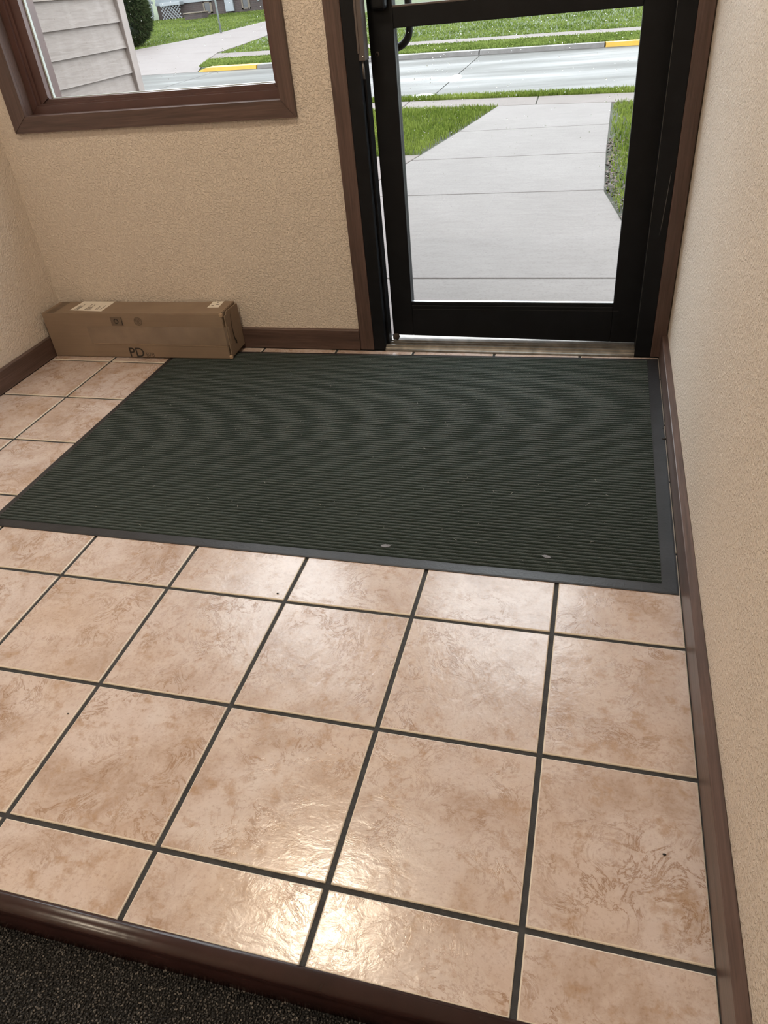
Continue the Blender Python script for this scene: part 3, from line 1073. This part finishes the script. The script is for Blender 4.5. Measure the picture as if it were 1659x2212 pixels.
bm = bmesh.new()
bm.faces.new([bm.verts.new(front_pt(x, z, 0.0005)) for x, z in ((-1.7960, 0.1330), (-1.7430, 0.1330), (-1.7430, 0.1685), (-1.7960, 0.1685))])
sq = finish('symbol_patch', bm, M['pale_ink'], cbx)
bm = bmesh.new()
cx, cz = -1.7720, 0.1510
for k in range(3):
    a0 = math.radians(90 + 120 * k)
    ring_poly(bm, cx, cz, 0.0062, 0.0108, a0, a0 + math.radians(78), 5)
    at = a0 + math.radians(82)
    tip = (cx + 0.0085 * math.cos(at + 0.42), cz + 0.0085 * math.sin(at + 0.42))
    bm.faces.new([bm.verts.new(front_pt(x, z, 0.0009)) for x, z in ((cx + 0.0042 * math.cos(at), cz + 0.0042 * math.sin(at)), (cx + 0.0132 * math.cos(at), cz + 0.0132 * math.sin(at)), tip)])
bm.faces.new([bm.verts.new(front_pt(x, z, 0.0009)) for x, z in ((-1.7490, 0.1350), (-1.7445, 0.1350), (-1.7445, 0.1660), (-1.7470, 0.1660))])
finish('recycling_arrows', bm, M['print_ink'], sq)
bm = bmesh.new()
for r0, r1 in ((0.0, 0.0060), (0.0085, 0.0115), (0.0140, 0.0175)):
    ring_poly(bm, -1.6740, 0.1510, r0 + 0.0001, r1, 0, 2 * math.pi, 24)
finish('round_stamp', bm, M['pale_ink'], cbx)
# printed curved arrow on the end flap


def flap_pt(y, z):
    zz = z
    return (BX1 + 0.0084 + 0.006 * max(0.0, (1 - abs(zz - 0.09) / 0.09)) * ((y - BY0) / 0.13), y, bz(BX1, zz))


bm = bmesh.new()
arc = [(1.9255, 0.158), (1.9190, 0.140), (1.9155, 0.120), (1.9140, 0.100), (1.9150, 0.080), (1.9185, 0.062), (1.9240, 0.048)]
for (y0_, z0_), (y1_, z1_), k in zip(arc, arc[1:], range(6)):
    h0, h1 = 0.0008 + 0.0004 * k, 0.0012 + 0.0004 * k
    bm.faces.new([bm.verts.new(flap_pt(*q)) for q in ((y0_ - h0, z0_), (y0_ + h0, z0_), (y1_ + h1, z1_), (y1_ - h1, z1_))])
bm.faces.new([bm.verts.new(flap_pt(*q)) for q in ((1.9150, 0.046), (1.9310, 0.038), (1.9290, 0.060), (1.9250, 0.046))])
finish('curved_arrow', bm, M['print_ink'], flap)

# ------------------------------------------------------------------ ceiling lamps (out of view): one mirrored in the tiles, two rear ones added as fill
def lathe(name, prof, cx, cy, mat, parent, seg=32):
    bm = bmesh.new()
    rs = []
    for r, z in prof:
        rs.append([bm.verts.new((cx + r * math.cos(2 * math.pi * k / seg), cy + r * math.sin(2 * math.pi * k / seg), z)) for k in range(seg)])
    for a, b in zip(rs, rs[1:]):
        for k in range(seg):
            bm.faces.new((a[k], a[(k + 1) % seg], b[(k + 1) % seg], b[k]))
    bm.faces.new(rs[-1])
    bm.faces.new(rs[0])
    bmesh.ops.recalc_face_normals(bm, faces=bm.faces[:])
    return finish(name, bm, mat, parent, True)


for lx_, ly_, lb_ in ((-1.00, 0.94, 'round warm flush lamp on the ceiling above the mat'), (-1.00, -1.10, 'added round warm fill lamp on the ceiling above the carpet'),
                      (-1.00, -2.50, 'added round warm fill lamp on the ceiling near the rear wall')):
    lm = empty('ceiling_lamp', (lx_, ly_, ZC))
    tag(lm, lb_, 'lamp', 'ceiling lamps')
    lathe('lamp_base', [(0.175, ZC), (0.178, ZC - 0.03), (0.165, ZC - 0.034)], lx_, ly_, M['chrome'], lm)
    lathe('lamp_diffuser', [(0.160, ZC - 0.034), (0.150, ZC - 0.060), (0.115, ZC - 0.085), (0.060, ZC - 0.098), (0.004, ZC - 0.102)], lx_, ly_, M['glow'], lm)

# ================================================================== outside
GZ = -0.050


def terr(x, y):
    return -0.10 + 0.037 * max(0.0, y - 19.0)


def apron(x, y):
    return terr(x, y) - (0.078 * max(0.0, 1 - max(0.0, y - L_sf(x)) / 1.7) if x < -8.8 else 0.0)


def L_near(x): return 8.14 - 0.17 * x      # sidewalk, near edge
def L_far(x): return 8.73 - 0.15 * x       # sidewalk, far edge
def L_st(x): return 9.06 - 0.16 * x        # near edge of the street
def L_sf(x): return 15.20 - 0.17 * x       # far edge of the street
def L_cb(x): return 15.42 - 0.19 * x       # back of the far kerb
def L_fn(x): return 17.20 - 0.20 * x       # far sidewalk, near edge
def L_ff(x): return 18.20 - 0.20 * x       # far sidewalk, far edge


# ground under everything
soil = box('ground_base', (-60, YO, -0.60), (40, 90, -0.30), M['soil'])
tag(soil, 'bare soil under the lawns and the street', 'ground', kind='structure')
XR = 7.0
XL = -22.0
lw = prism('lawn', [(XL, YO), (XR, YO), (XR, L_st(XR)), (XL, L_st(XL))], -0.35, GZ - 0.012, M['soil'])
tag(lw, 'front lawn on both sides of the concrete walk', 'lawn', kind='structure')


def edge_l(y): return -1.4943 + 0.151 * (y - 5.57)      # left edge of the walk


def edge_r(y):
    pts = [(2.2, 0.95), (3.2, 0.40), (3.89, 0.1503), (4.55, 0.046), (5.7, 0.040), (8.2, 0.058)]
    for (a, xa), (b, xb) in zip(pts, pts[1:]):
        if y <= b:
            return xa + (xb - xa) * (y - a) / (b - a)
    return 0.058


wk = empty('front_walkway', (-0.7, 5.0, GZ))
tag(wk, 'pale concrete walk leading from the door to the sidewalk', 'walkway', kind='structure')
joints = [2.195, 2.953, 4.585, 5.72, 6.90, None]
jg = 0.006
for k in range(len(joints) - 1):
    y0_ = joints[k] + jg
    ys = [y0_]
    y1_ = joints[k + 1] - jg if joints[k + 1] else None
    if y1_ is None:
        rgt = [(edge_r(y0_), y0_), (edge_r(8.0), L_near(edge_r(8.0)) - 0.012)]
        lft = [(edge_l(8.15), L_near(edge_l(8.15)) - 0.012), (edge_l(y0_) + 0.008, y0_)]
    else:
        mids = [q for q in (3.2, 3.89, 4.55) if y0_ < q < y1_]
        rgt = [(edge_r(q), q) for q in [y0_] + mids + [y1_]]
        lft = [(edge_l(y1_) + 0.008, y1_), (edge_l(y0_) + 0.008, y0_)]
    prism('slab', rgt + lft, GZ - 0.09, GZ, M['walk'], wk, 0.004)
# paving along the building, left of the walk
for xa_, xb_ in ((-9.0, -6.0), (-6.0, -4.0), (-4.0, None)):
    rx = (lambda y: edge_l(y) - 0.004) if xb_ is None else (lambda y, q=xb_: q - 0.005)
    prism('slab', [(xa_ + 0.005, 2.2), (rx(2.2), 2.2), (rx(5.93), 5.93), (xa_ + 0.005, 5.98)], GZ - 0.09, GZ, M['walk2'], wk, 0.004)

sw = empty('sidewalk', (-2.0, 8.8, GZ))
tag(sw, 'grey sidewalk running along the near side of the street', 'sidewalk', kind='structure')
xj = [-0.705 + 1.52 * k for k in range(-13, 5)]
for a_, b_ in zip(xj, xj[1:]):
    a2, b2 = a_ + 0.006, b_ - 0.006
    prism('slab', [(a2, L_near(a2) + 0.004), (b2, L_near(b2) + 0.004), (b2 - 0.02, L_far(b2)), (a2 - 0.02, L_far(a2))], GZ - 0.09, GZ, M['walk2'], sw, 0.004)

# street
stt = empty('street', (-4.0, 12.5, -0.17))
tag(stt, 'rain wet concrete street beyond the sidewalk', 'street', kind='structure')
sj = [-40, -26, -14.5, -8.2, -2.27, 3.6, 12]
for a_, b_ in zip(sj, sj[1:]):
    a2, b2 = a_ + 0.008, b_ - 0.008
    prism('pavement_panel', [(a2 + 0.06, L_st(a2) - 0.02), (b2 + 0.06, L_st(b2) - 0.02), (b2 - 0.10, L_sf(b2) + 0.05), (a2 - 0.10, L_sf(a2) + 0.05)], -0.28, -0.17, M['street'], stt)


def puddle(cx, cy, rx, ry, label):
    n = 22
    pts = []
    for k in range(n):
        a = 2 * math.pi * k / n
        f = 1 + 0.18 * math.sin(3 * a + cx) + 0.1 * math.sin(5 * a)
        pts.append((cx + rx * f * math.cos(a), cy + ry * f * math.sin(a)))
    t = prism('puddle', pts, -0.170, -0.1685, M['puddle'])
    tag(t, label, 'puddle')


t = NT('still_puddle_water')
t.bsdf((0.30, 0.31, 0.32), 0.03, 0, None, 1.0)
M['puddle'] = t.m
puddle(-2.31, 12.18, 0.17, 0.40, 'bright oval puddle in the middle of the street')
puddle(-2.42, 10.45, 0.22, 0.20, 'small bright puddle at the near edge of the street')

# far kerb, grey and yellow stones
kb = empty('kerb', (-4.0, 16.0, -0.17))
tag(kb, 'concrete kerb across the street with yellow painted stretches', 'kerb', kind='structure')
for a_, b_, mt_ in ((-8.85, -7.32, 'yellow'), (-7.32, -4.9, 'curb'), (-4.9, -2.41, 'curb'), (-2.41, -0.115, 'curb'), (-0.115, 2.6, 'yellow'), (2.6, 5.2, 'yellow'), (5.2, 9.0, 'curb')):
    a2, b2 = a_ + 0.006, b_ - 0.006
    bm = bmesh.new()
    lo = -0.24
    top = -0.100
    tl_ = -0.150 if a_ < -8.5 else top
    A = [bm.verts.new(q) for q in ((a2, L_sf(a2), lo), (a2 + 0.02, L_sf(a2) + 0.02, tl_ if tl_ != top else top), (a2, L_cb(a2), tl_), (a2, L_cb(a2), lo))]
    mm_ = [bm.verts.new(q) for q in ((a2 + 0.22, L_sf(a2 + 0.22), lo), (a2 + 0.22, L_sf(a2 + 0.22) + 0.02, top), (a2 + 0.22, L_cb(a2 + 0.22), top), (a2 + 0.22, L_cb(a2 + 0.22), lo))]
    B_ = [bm.verts.new(q) for q in ((b2, L_sf(b2), lo), (b2, L_sf(b2) + 0.02, top), (b2, L_cb(b2), top), (b2, L_cb(b2), lo))]
    for P, Q in ((A, mm_), (mm_, B_)):
        for k in range(4):
            bm.faces.new((P[k], P[(k + 1) % 4], Q[(k + 1) % 4], Q[k]))
    bm.faces.new(A[::-1])
    bm.faces.new(B_)
    bmesh.ops.recalc_face_normals(bm, faces=bm.faces[:])
    o = finish('kerb_stone', bm, M[mt_], kb)
    if mt_ == 'yellow':
        o['label'] = 'yellow painted kerb stone'

# lawn across the street, rising to the house
bm = bmesh.new()
gxs = np.linspace(-45, 14, 50)
grid = []
for x in gxs:
    yb0 = L_cb(x) + 0.01
    ys = [yb0] + [yb0 + (80 - yb0) * (k / 24) ** 1.6 for k in range(1, 25)]
    grid.append([bm.verts.new((x, y, apron(x, y) - 0.012)) for y in ys])
for a, b in zip(grid, grid[1:]):
    for k in range(24):
        bm.faces.new((a[k], b[k], b[k + 1], a[k + 1]))
fl_ = finish('far_lawn', bm, M['turf'])
tag(fl_, 'green lawn rising across the street', 'lawn', kind='structure')

fs = empty('far_sidewalk', (-3.0, 18.3, -0.1))
tag(fs, 'sidewalk across the street between two strips of grass', 'sidewalk', kind='structure')
for k in range(-7, 9):
    a2, b2 = -0.2 + 1.55 * k + 0.006, -0.2 + 1.55 * (k + 1) - 0.006
    if a2 < -11.2:
        continue
    poly = [(a2 + 0.1, L_fn(a2)), (b2 + 0.1, L_fn(b2)), (b2 - 0.1, L_ff(b2)), (a2 - 0.1, L_ff(a2))]
    prism('slab', poly, -0.06, 0.004, M['walk2'], fs, 0, terr)

dv = empty('driveway', (-11.5, 22.0, -0.1))
tag(dv, 'broad concrete driveway across the street seen through the window', 'driveway', kind='structure')
drv = [((-8.87, 16.74), (-17.5, 18.18)), ((-9.55, 18.6), (-17.0, 20.6)), ((-10.05, 20.4), (-15.6, 22.2)), ((-9.95, 21.64), (-14.013, 22.93)), ((-9.95, 22.6), (-13.727, 23.574)),
       ((-9.98, 23.6), (-13.118, 24.593)), ((-10.0, 25.2), (-12.601, 26.237)), ((-10.0, 26.8), (-12.365, 27.746)), ((-9.95, 28.3), (-12.128, 29.263)), ((-9.7, 33.0), (-11.3, 34.0))]
for (p0, q0), (p1, q1) in zip(drv, drv[1:]):
    def sh(p, q, f):
        return (p[0] + (q[0] - p[0]) * f, p[1] + (q[1] - p[1]) * f)
    e = 0.0025
    prism('slab', [sh(p0, p1, e), sh(p1, p0, e), sh(q1, q0, e), sh(q0, q1, e)], -0.05, 0.010, M['drive'], dv, 0, apron)


# ------------------------------------------------------------------ grass blades
def in_drive(x, y):
    ins = np.zeros(len(x), bool)
    for (p0, q0), (p1, q1) in zip(drv, drv[1:]):
        poly = [p0, p1, q1, q0]
        c = np.zeros(len(x), bool)
        j = 3
        for i in range(4):
            xi, yi = poly[i]
            xj_, yj_ = poly[j]
            cond = ((yi > y) != (yj_ > y)) & (x < (xj_ - xi) * (y - yi) / (yj_ - yi + 1e-9) + xi)
            c ^= cond
            j = i
        ins |= c
    return ins


def blades(name, x, y, z, h, wd, mat, parent):
    n = len(x)
    a = rng.uniform(0, 2 * math.pi, n)
    lean = rng.uniform(0.1, 0.9, n)
    hh = h * rng.uniform(0.5, 1.2, n)
    ca, sa = np.cos(a), np.sin(a)
    V = np.empty((n, 5, 3))
    base = np.stack([x, y, z], 1)
    side = np.stack([-sa, ca, np.zeros(n)], 1) * wd / 2
    fwd = np.stack([ca, sa, np.zeros(n)], 1)
    mid = base + fwd * (hh * lean * 0.3)[:, None]
    mid[:, 2] += hh * 0.6
    tip = base + fwd * (hh * lean)[:, None]
    tip[:, 2] += hh * (1 - 0.35 * lean)
    V[:, 0] = base - side
    V[:, 1] = base + side
    V[:, 2] = mid + side * 0.8
    V[:, 3] = mid - side * 0.8
    V[:, 4] = tip
    k = (np.arange(n) * 5)[:, None, None]
    T = np.array([(0, 1, 2), (0, 2, 3), (3, 2, 4)])[None] + k
    o = np_mesh(name, V.reshape(-1, 3), T.reshape(-1, 3), mat, parent)
    o['kind'] = 'stuff'
    return o


# near lawn, left and right of the walk, and the strip by the street
X_, Y_ = [], []
x = rng.uniform(-5.0, -1.0, 70000)
y = rng.uniform(5.9, 9.1, 70000)
k = (y > 5.955) & (y < L_near(x) - 0.02) & (x < edge_l(y) - 0.02) & (rng.random(70000) < np.clip(0.25 + (edge_l(y) - x) * 4, 0, 1))
X_.append(x[k]); Y_.append(y[k])
x = rng.uniform(0.0, 1.6, 42000)
y = rng.uniform(2.6, 8.3, 42000)
er = np.interp(y, [2.2, 3.2, 3.89, 4.55, 5.7, 8.2], [0.95, 0.40, 0.1503, 0.046, 0.040, 0.058])
k = (x > er + 0.02) & (y < L_near(x) - 0.02) & (rng.random(42000) < np.clip((x - er) * 5 + 0.10, 0, 1))
X_.append(x[k]); Y_.append(y[k])
x = rng.uniform(-6.0, 2.0, 26000)
y = L_far(x) + 0.01 + rng.random(26000) * (L_st(x) - L_far(x) - 0.02)
X_.append(x); Y_.append(y)
x, y = np.concatenate(X_), np.concatenate(Y_)
blades('grass_blades', x, y, np.full(len(x), GZ - 0.014), 0.055, 0.006, M['grass'], lw)
# far strips and slope
X_, Y_ = [], []
x = rng.uniform(-9.7, 3.0, 28000)
y = L_cb(x) + rng.random(28000) * (L_fn(x) - L_cb(x) - 0.05)
k = ~in_drive(x, y)
X_.append(x[k]); Y_.append(y[k])
x = rng.uniform(-9.9, 4.0, 34000)
y = L_ff(x) + 0.03 + rng.random(34000) ** 1.3 * 9
k = ~in_drive(x, y)
X_.append(x[k]); Y_.append(y[k])
x = rng.uniform(-24.0, -10.5, 60000)
y = rng.uniform(21.5, 35.5, 60000)
k = ~in_drive(x, y) & (x < np.interp(y, [20.6, 22.2, 22.93, 24.6, 29.3, 34], [-17, -15.6, -14.0, -13.1, -12.13, -11.3]))
X_.append(x[k]); Y_.append(y[k])
x, y = np.concatenate(X_), np.concatenate(Y_)
blades('grass_blades', x, y, -0.10 + 0.037 * np.maximum(0, y - 19.0) - 0.012, 0.050, 0.026, M['grass_far'], fl_)

# leaf litter along the right edge of the walk
Vs, Fs = [], []
for i in range(420):
    yy = random.uniform(3.1, 6.2)
    xx = edge_r(yy) + abs(random.gauss(0.0, 0.07)) + 0.01
    s_ = random.uniform(0.010, 0.028) * (1.3 if yy < 4 else 0.8)
    a = random.uniform(0, 6.28)
    b = len(Vs)
    for u, v in ((-1, 0), (0, -0.5), (1, 0), (0, 0.5)):
        Vs.append((xx + s_ * (u * math.cos(a) - v * math.sin(a)), yy + s_ * (u * math.sin(a) + v * math.cos(a)), GZ - 0.004 + random.uniform(0, 0.02)))
    Fs += [(b, b + 1, b + 2), (b, b + 2, b + 3)]
ll = np_mesh('leaf_litter', np.array(Vs), np.array(Fs), M['leaf'])
tag(ll, 'brown leaf litter along the right edge of the concrete walk', 'leaves', kind='stuff')

# ------------------------------------------------------------------ siding-clad wing beside the window
WXF, WY1 = -2.60, 3.86
wing = empty('building_wing', (WXF, 3.0, GZ))
tag(wing, 'taupe lap-sided wing of the building left of the window view', 'building')
box('wing_wall', (-5.5, YO, GZ - 0.05), (WXF - 0.030, WY1 - 0.03, 2.75), M['taupe_trim'], wing)
box('entry_return', (WXF - 0.03, YO, GZ - 0.05), (X0 - 0.12, YO + 0.02, 2.75), M['taupe_trim'], wing)
EXPO = 0.1205
zb = 1.0815 - EXPO * 9
bm = bmesh.new()
k = 0
smesh = None
while zb + EXPO * k < 2.70:
    z = zb + EXPO * k
    if smesh is None:
        bm = bmesh.new()
        pr = [(-0.028, 0.0), (0.0, 0.0), (-0.001, 0.004), (-0.018, EXPO + 0.012), (-0.028, EXPO + 0.012)]
        a = [bm.verts.new((px_, YO + 0.02, pz_)) for px_, pz_ in pr]
        b = [bm.verts.new((px_, WY1 - 0.055, pz_)) for px_, pz_ in pr]
        n_ = len(pr)
        for i in range(n_):
            bm.faces.new((a[i], a[(i + 1) % n_], b[(i + 1) % n_], b[i]))
        bm.faces.new(a)
        bm.faces.new(b[::-1])
        bmesh.ops.recalc_face_normals(bm, faces=bm.faces[:])
        o = finish('siding_board', bm, M['siding'], wing)
        smesh = o.data
    else:
        o = link('siding_board', smesh, wing)
    o.location = (WXF, 0, z)
    k += 1
box('corner_board', (WXF - 0.05, WY1 - 0.062, GZ - 0.05), (WXF + 0.012, WY1, 2.75), M['taupe_trim'], wing, 0.002)

# ------------------------------------------------------------------ house across the street
HY = 35.7
hs = empty('house', (-16.5, HY, 0.5))
tag(hs, 'house on a dark brick base beyond the driveway, upper left', 'house')
HXL, HXR = -20.0, -12.3
box('brick_base', (HXL, HY, 0.30), (HXR, HY + 7, 1.045), M['brick'], hs)
bm = bmesh.new()
z = 1.14
while z < 3.4:
    pr = [(HY - 0.02, z), (HY - 0.005, z + 0.16), (HY + 0.1, z + 0.16), (HY + 0.1, z)]
    a = [bm.verts.new((HXL, y, q)) for y, q in pr]
    b = [bm.verts.new((HXR, y, q)) for y, q in pr]
    for i in range(4):
        bm.faces.new((a[i], a[(i + 1) % 4], b[(i + 1) % 4], b[i]))
    bm.faces.new(a[::-1])
    bm.faces.new(b)
    z += 0.155
bmesh.ops.recalc_face_normals(bm, faces=bm.faces[:])
sd = finish('lap_siding', bm, M['house_siding'], hs)
sd['kind'] = 'stuff'
box('wall_core', (HXL + 0.02, HY + 0.09, 1.05), (HXR - 0.02, HY + 7, 3.45), M['house_siding'], hs)
box('skirt_board', (HXL - 0.02, HY - 0.05, 1.035), (HXR, HY + 0.1, 1.15), M['house_white'], hs)
# pitched roof
bm = bmesh.new()
rf = [(HY - 0.5, 3.35), (HY + 3.5, 5.3), (HY + 7.5, 3.35), (HY + 7.5, 3.45), (HY + 3.5, 5.42), (HY - 0.5, 3.45)]
a = [bm.verts.new((HXL - 0.4, y, q)) for y, q in rf]
b = [bm.verts.new((HXR + 0.4, y, q)) for y, q in rf]
for i in range(6):
    bm.faces.new((a[i], a[(i + 1) % 6], b[(i + 1) % 6], b[i]))
bm.faces.new(a[::-1])
bm.faces.new(b)
bmesh.ops.recalc_face_normals(bm, faces=bm.faces[:])
finish('roof', bm, M['roof'], hs)
for xa_, xb_, za_, zb_ in ((-17.70, -17.28, 0.58, 1.00), (-15.85, -15.45, 0.60, 1.02)):
    f_ = boxes('window_frame', [((xa_, HY - 0.03, za_), (xa_ + 0.07, HY + 0.02, zb_)), ((xb_ - 0.10, HY - 0.03, za_), (xb_, HY + 0.02, zb_)),
                                ((xa_, HY - 0.03, za_), (xb_, HY + 0.02, za_ + 0.05)), ((xa_, HY - 0.03, zb_ - 0.03), (xb_, HY + 0.02, zb_))], M['tan_board'], hs)
    box('pane', (xa_ + 0.06, HY - 0.012, za_ + 0.04), (xb_ - 0.09, HY - 0.004, zb_ - 0.02), M['dark_pane'], f_)
box('white_panel', (-16.62, HY - 0.10, 0.57), (-16.22, HY, 2.6), M['house_white'], hs, 0.01)
# porch with lattice, deck edge, boards and downspout
box('deck_edge', (-19.60, HY - 0.42, 1.00), (-18.62, HY + 0.0, 1.12), M['house_white'], hs, 0.01)
bm = bmesh.new()
lx0, lx1, lz0, lz1 = -19.62, -18.64, 0.50, 1.02
ly = HY - 0.38
for dirn in (1, -1):
    c = -1.2
    while c < 1.6:
        # line x = lx0 + c + dirn * (z - lz0)
        pts = []
        for q in np.linspace(lz0, lz1, 14):
            xx = lx0 + c + dirn * (q - lz0) + (0 if dirn > 0 else 0.52)
            if lx0 <= xx <= lx1:
                pts.append((xx, q))
        if len(pts) > 1:
            (x0_, z0_), (x1_, z1_) = pts[0], pts[-1]
            wdt = 0.015
            yo = 0.0 if dirn > 0 else 0.012
            vs = [bm.verts.new((x0_ + s1 * wdt, ly + yo + t1, z0_)) for s1, t1 in ((-1, 0), (1, 0), (1, 0.01), (-1, 0.01))]
            ws = [bm.verts.new((x1_ + s1 * wdt, ly + yo + t1, z1_)) for s1, t1 in ((-1, 0), (1, 0), (1, 0.01), (-1, 0.01))]
            for i in range(4):
                bm.faces.new((vs[i], vs[(i + 1) % 4], ws[(i + 1) % 4], ws[i]))
        c += 0.150
lt = finish('lattice', bm, M['house_white'], hs)
lt['label'] = 'white diagonal lattice under the porch'
for i in range(4):
    box('porch_board', (-21.8, HY - 0.35, 0.50 + 0.155 * i), (-20.12, HY - 0.30, 0.645 + 0.155 * i), M['tan_board'], hs, 0.006)
box('porch_rail', (-21.8, HY - 0.42, 1.12), (-20.0, HY - 0.26, 1.22), M['house_white'], hs)
tube('downspout', [(-20.05, HY - 0.45, 3.2), (-20.04, HY - 0.45, 0.72), (-20.05, HY - 0.50, 0.62), (-20.18, HY - 0.75, 0.52)], 0.07, M['house_white'], hs, 8)
tube('drain_pipe', [(-15.15, HY - 0.1, 1.35), (-14.75, HY - 0.7, 0.85)], 0.045, M['house_white'], hs, 8)

# brick planter in front of the house
pl_ = empty('brick_planter', (-17.3, 34.0, terr(0, 34.0)))
tag(pl_, 'low dark brick planter on the lawn before the house', 'planter')
box('brick_wall', (-17.72, 33.75, 0.35), (-16.88, 34.35, 0.655), M['brick'], pl_, 0.01)
box('cap_stone', (-17.75, 33.72, 0.655), (-16.85, 34.38, 0.70), M['tan_board'], pl_, 0.01)

# evergreen bush at the edge of the siding
bu = empty('evergreen_bush', (-14.72, 23.95, terr(0, 23.95)))
tag(bu, 'dark evergreen bush beside the siding, across the street', 'bush')
bc = np.array([-14.78, 24.0])
zb0 = terr(0, 24.0)
bm = bmesh.new()
bmesh.ops.create_icosphere(bm, subdivisions=3, radius=1.0)
for v in bm.verts:
    k_ = 1 + 0.10 * math.sin(6 * v.co.x + 3 * v.co.z) + 0.06 * math.sin(9 * v.co.y)
    tz = (v.co.z + 1) / 2
    rr = 0.92 * (1.0 - 0.5 * tz)
    v.co = Vector((bc[0] + v.co.x * rr * k_, bc[1] + v.co.y * rr * k_, zb0 + 0.03 + tz * 2.15))
finish('inner_growth', bm, M['evergreen_core'], bu, True)
tube('trunk', [(bc[0], bc[1], zb0 - 0.1), (bc[0], bc[1], zb0 + 0.6)], 0.06, M['tan_board'], bu, 8)
n = 16000
u = rng.uniform(-1, 1, n)
a = rng.uniform(0, 2 * math.pi, n)
tz = (u + 1) / 2
rr = 1.0 * (1.0 - 0.5 * tz) * np.sqrt(np.maximum(0.03, 1 - u * u)) * rng.uniform(0.86, 1.06, n)
P = np.stack([bc[0] + rr * np.cos(a), bc[1] + rr * np.sin(a), zb0 + 0.04 + tz * 2.2], 1)
outd = np.stack([np.cos(a), np.sin(a), rng.uniform(-0.9, 0.5, n)], 1) + rng.normal(0, 0.35, (n, 3))
outd /= np.linalg.norm(outd, axis=1)[:, None]
sd_ = np.cross(outd, rng.normal(0, 1, (n, 3)))
sd_ /= np.linalg.norm(sd_, axis=1)[:, None]
Lh = rng.uniform(0.08, 0.20, n)[:, None]
V = np.empty((n, 4, 3))
V[:, 0] = P - outd * Lh * 0.3
V[:, 1] = P + outd * Lh * 0.3 + sd_ * 0.016
V[:, 2] = P + outd * Lh
V[:, 3] = P + outd * Lh * 0.3 - sd_ * 0.016
Fc = (np.array([(0, 1, 2), (0, 2, 3)])[None] + (np.arange(n) * 4)[:, None, None]).reshape(-1, 3)
fo = np_mesh('foliage', V.reshape(-1, 3), Fc, M['evergreen'], bu)
fo['kind'] = 'stuff'

# steel post by the driveway
po = empty('steel_post', (-12.45, 25.9, terr(0, 25.9)))
tag(po, 'thin grey steel post at the edge of the driveway', 'post')
pz = terr(0, 25.9)
tube('post_shaft', [(-12.45, 25.9, pz - 0.1), (-12.45, 25.9, pz + 2.4)], 0.030, M['galv'], po, 10)
tube('post_cap', [(-12.45, 25.9, pz + 2.4), (-12.45, 25.9, pz + 2.43)], 0.036, M['galv'], po, 10)
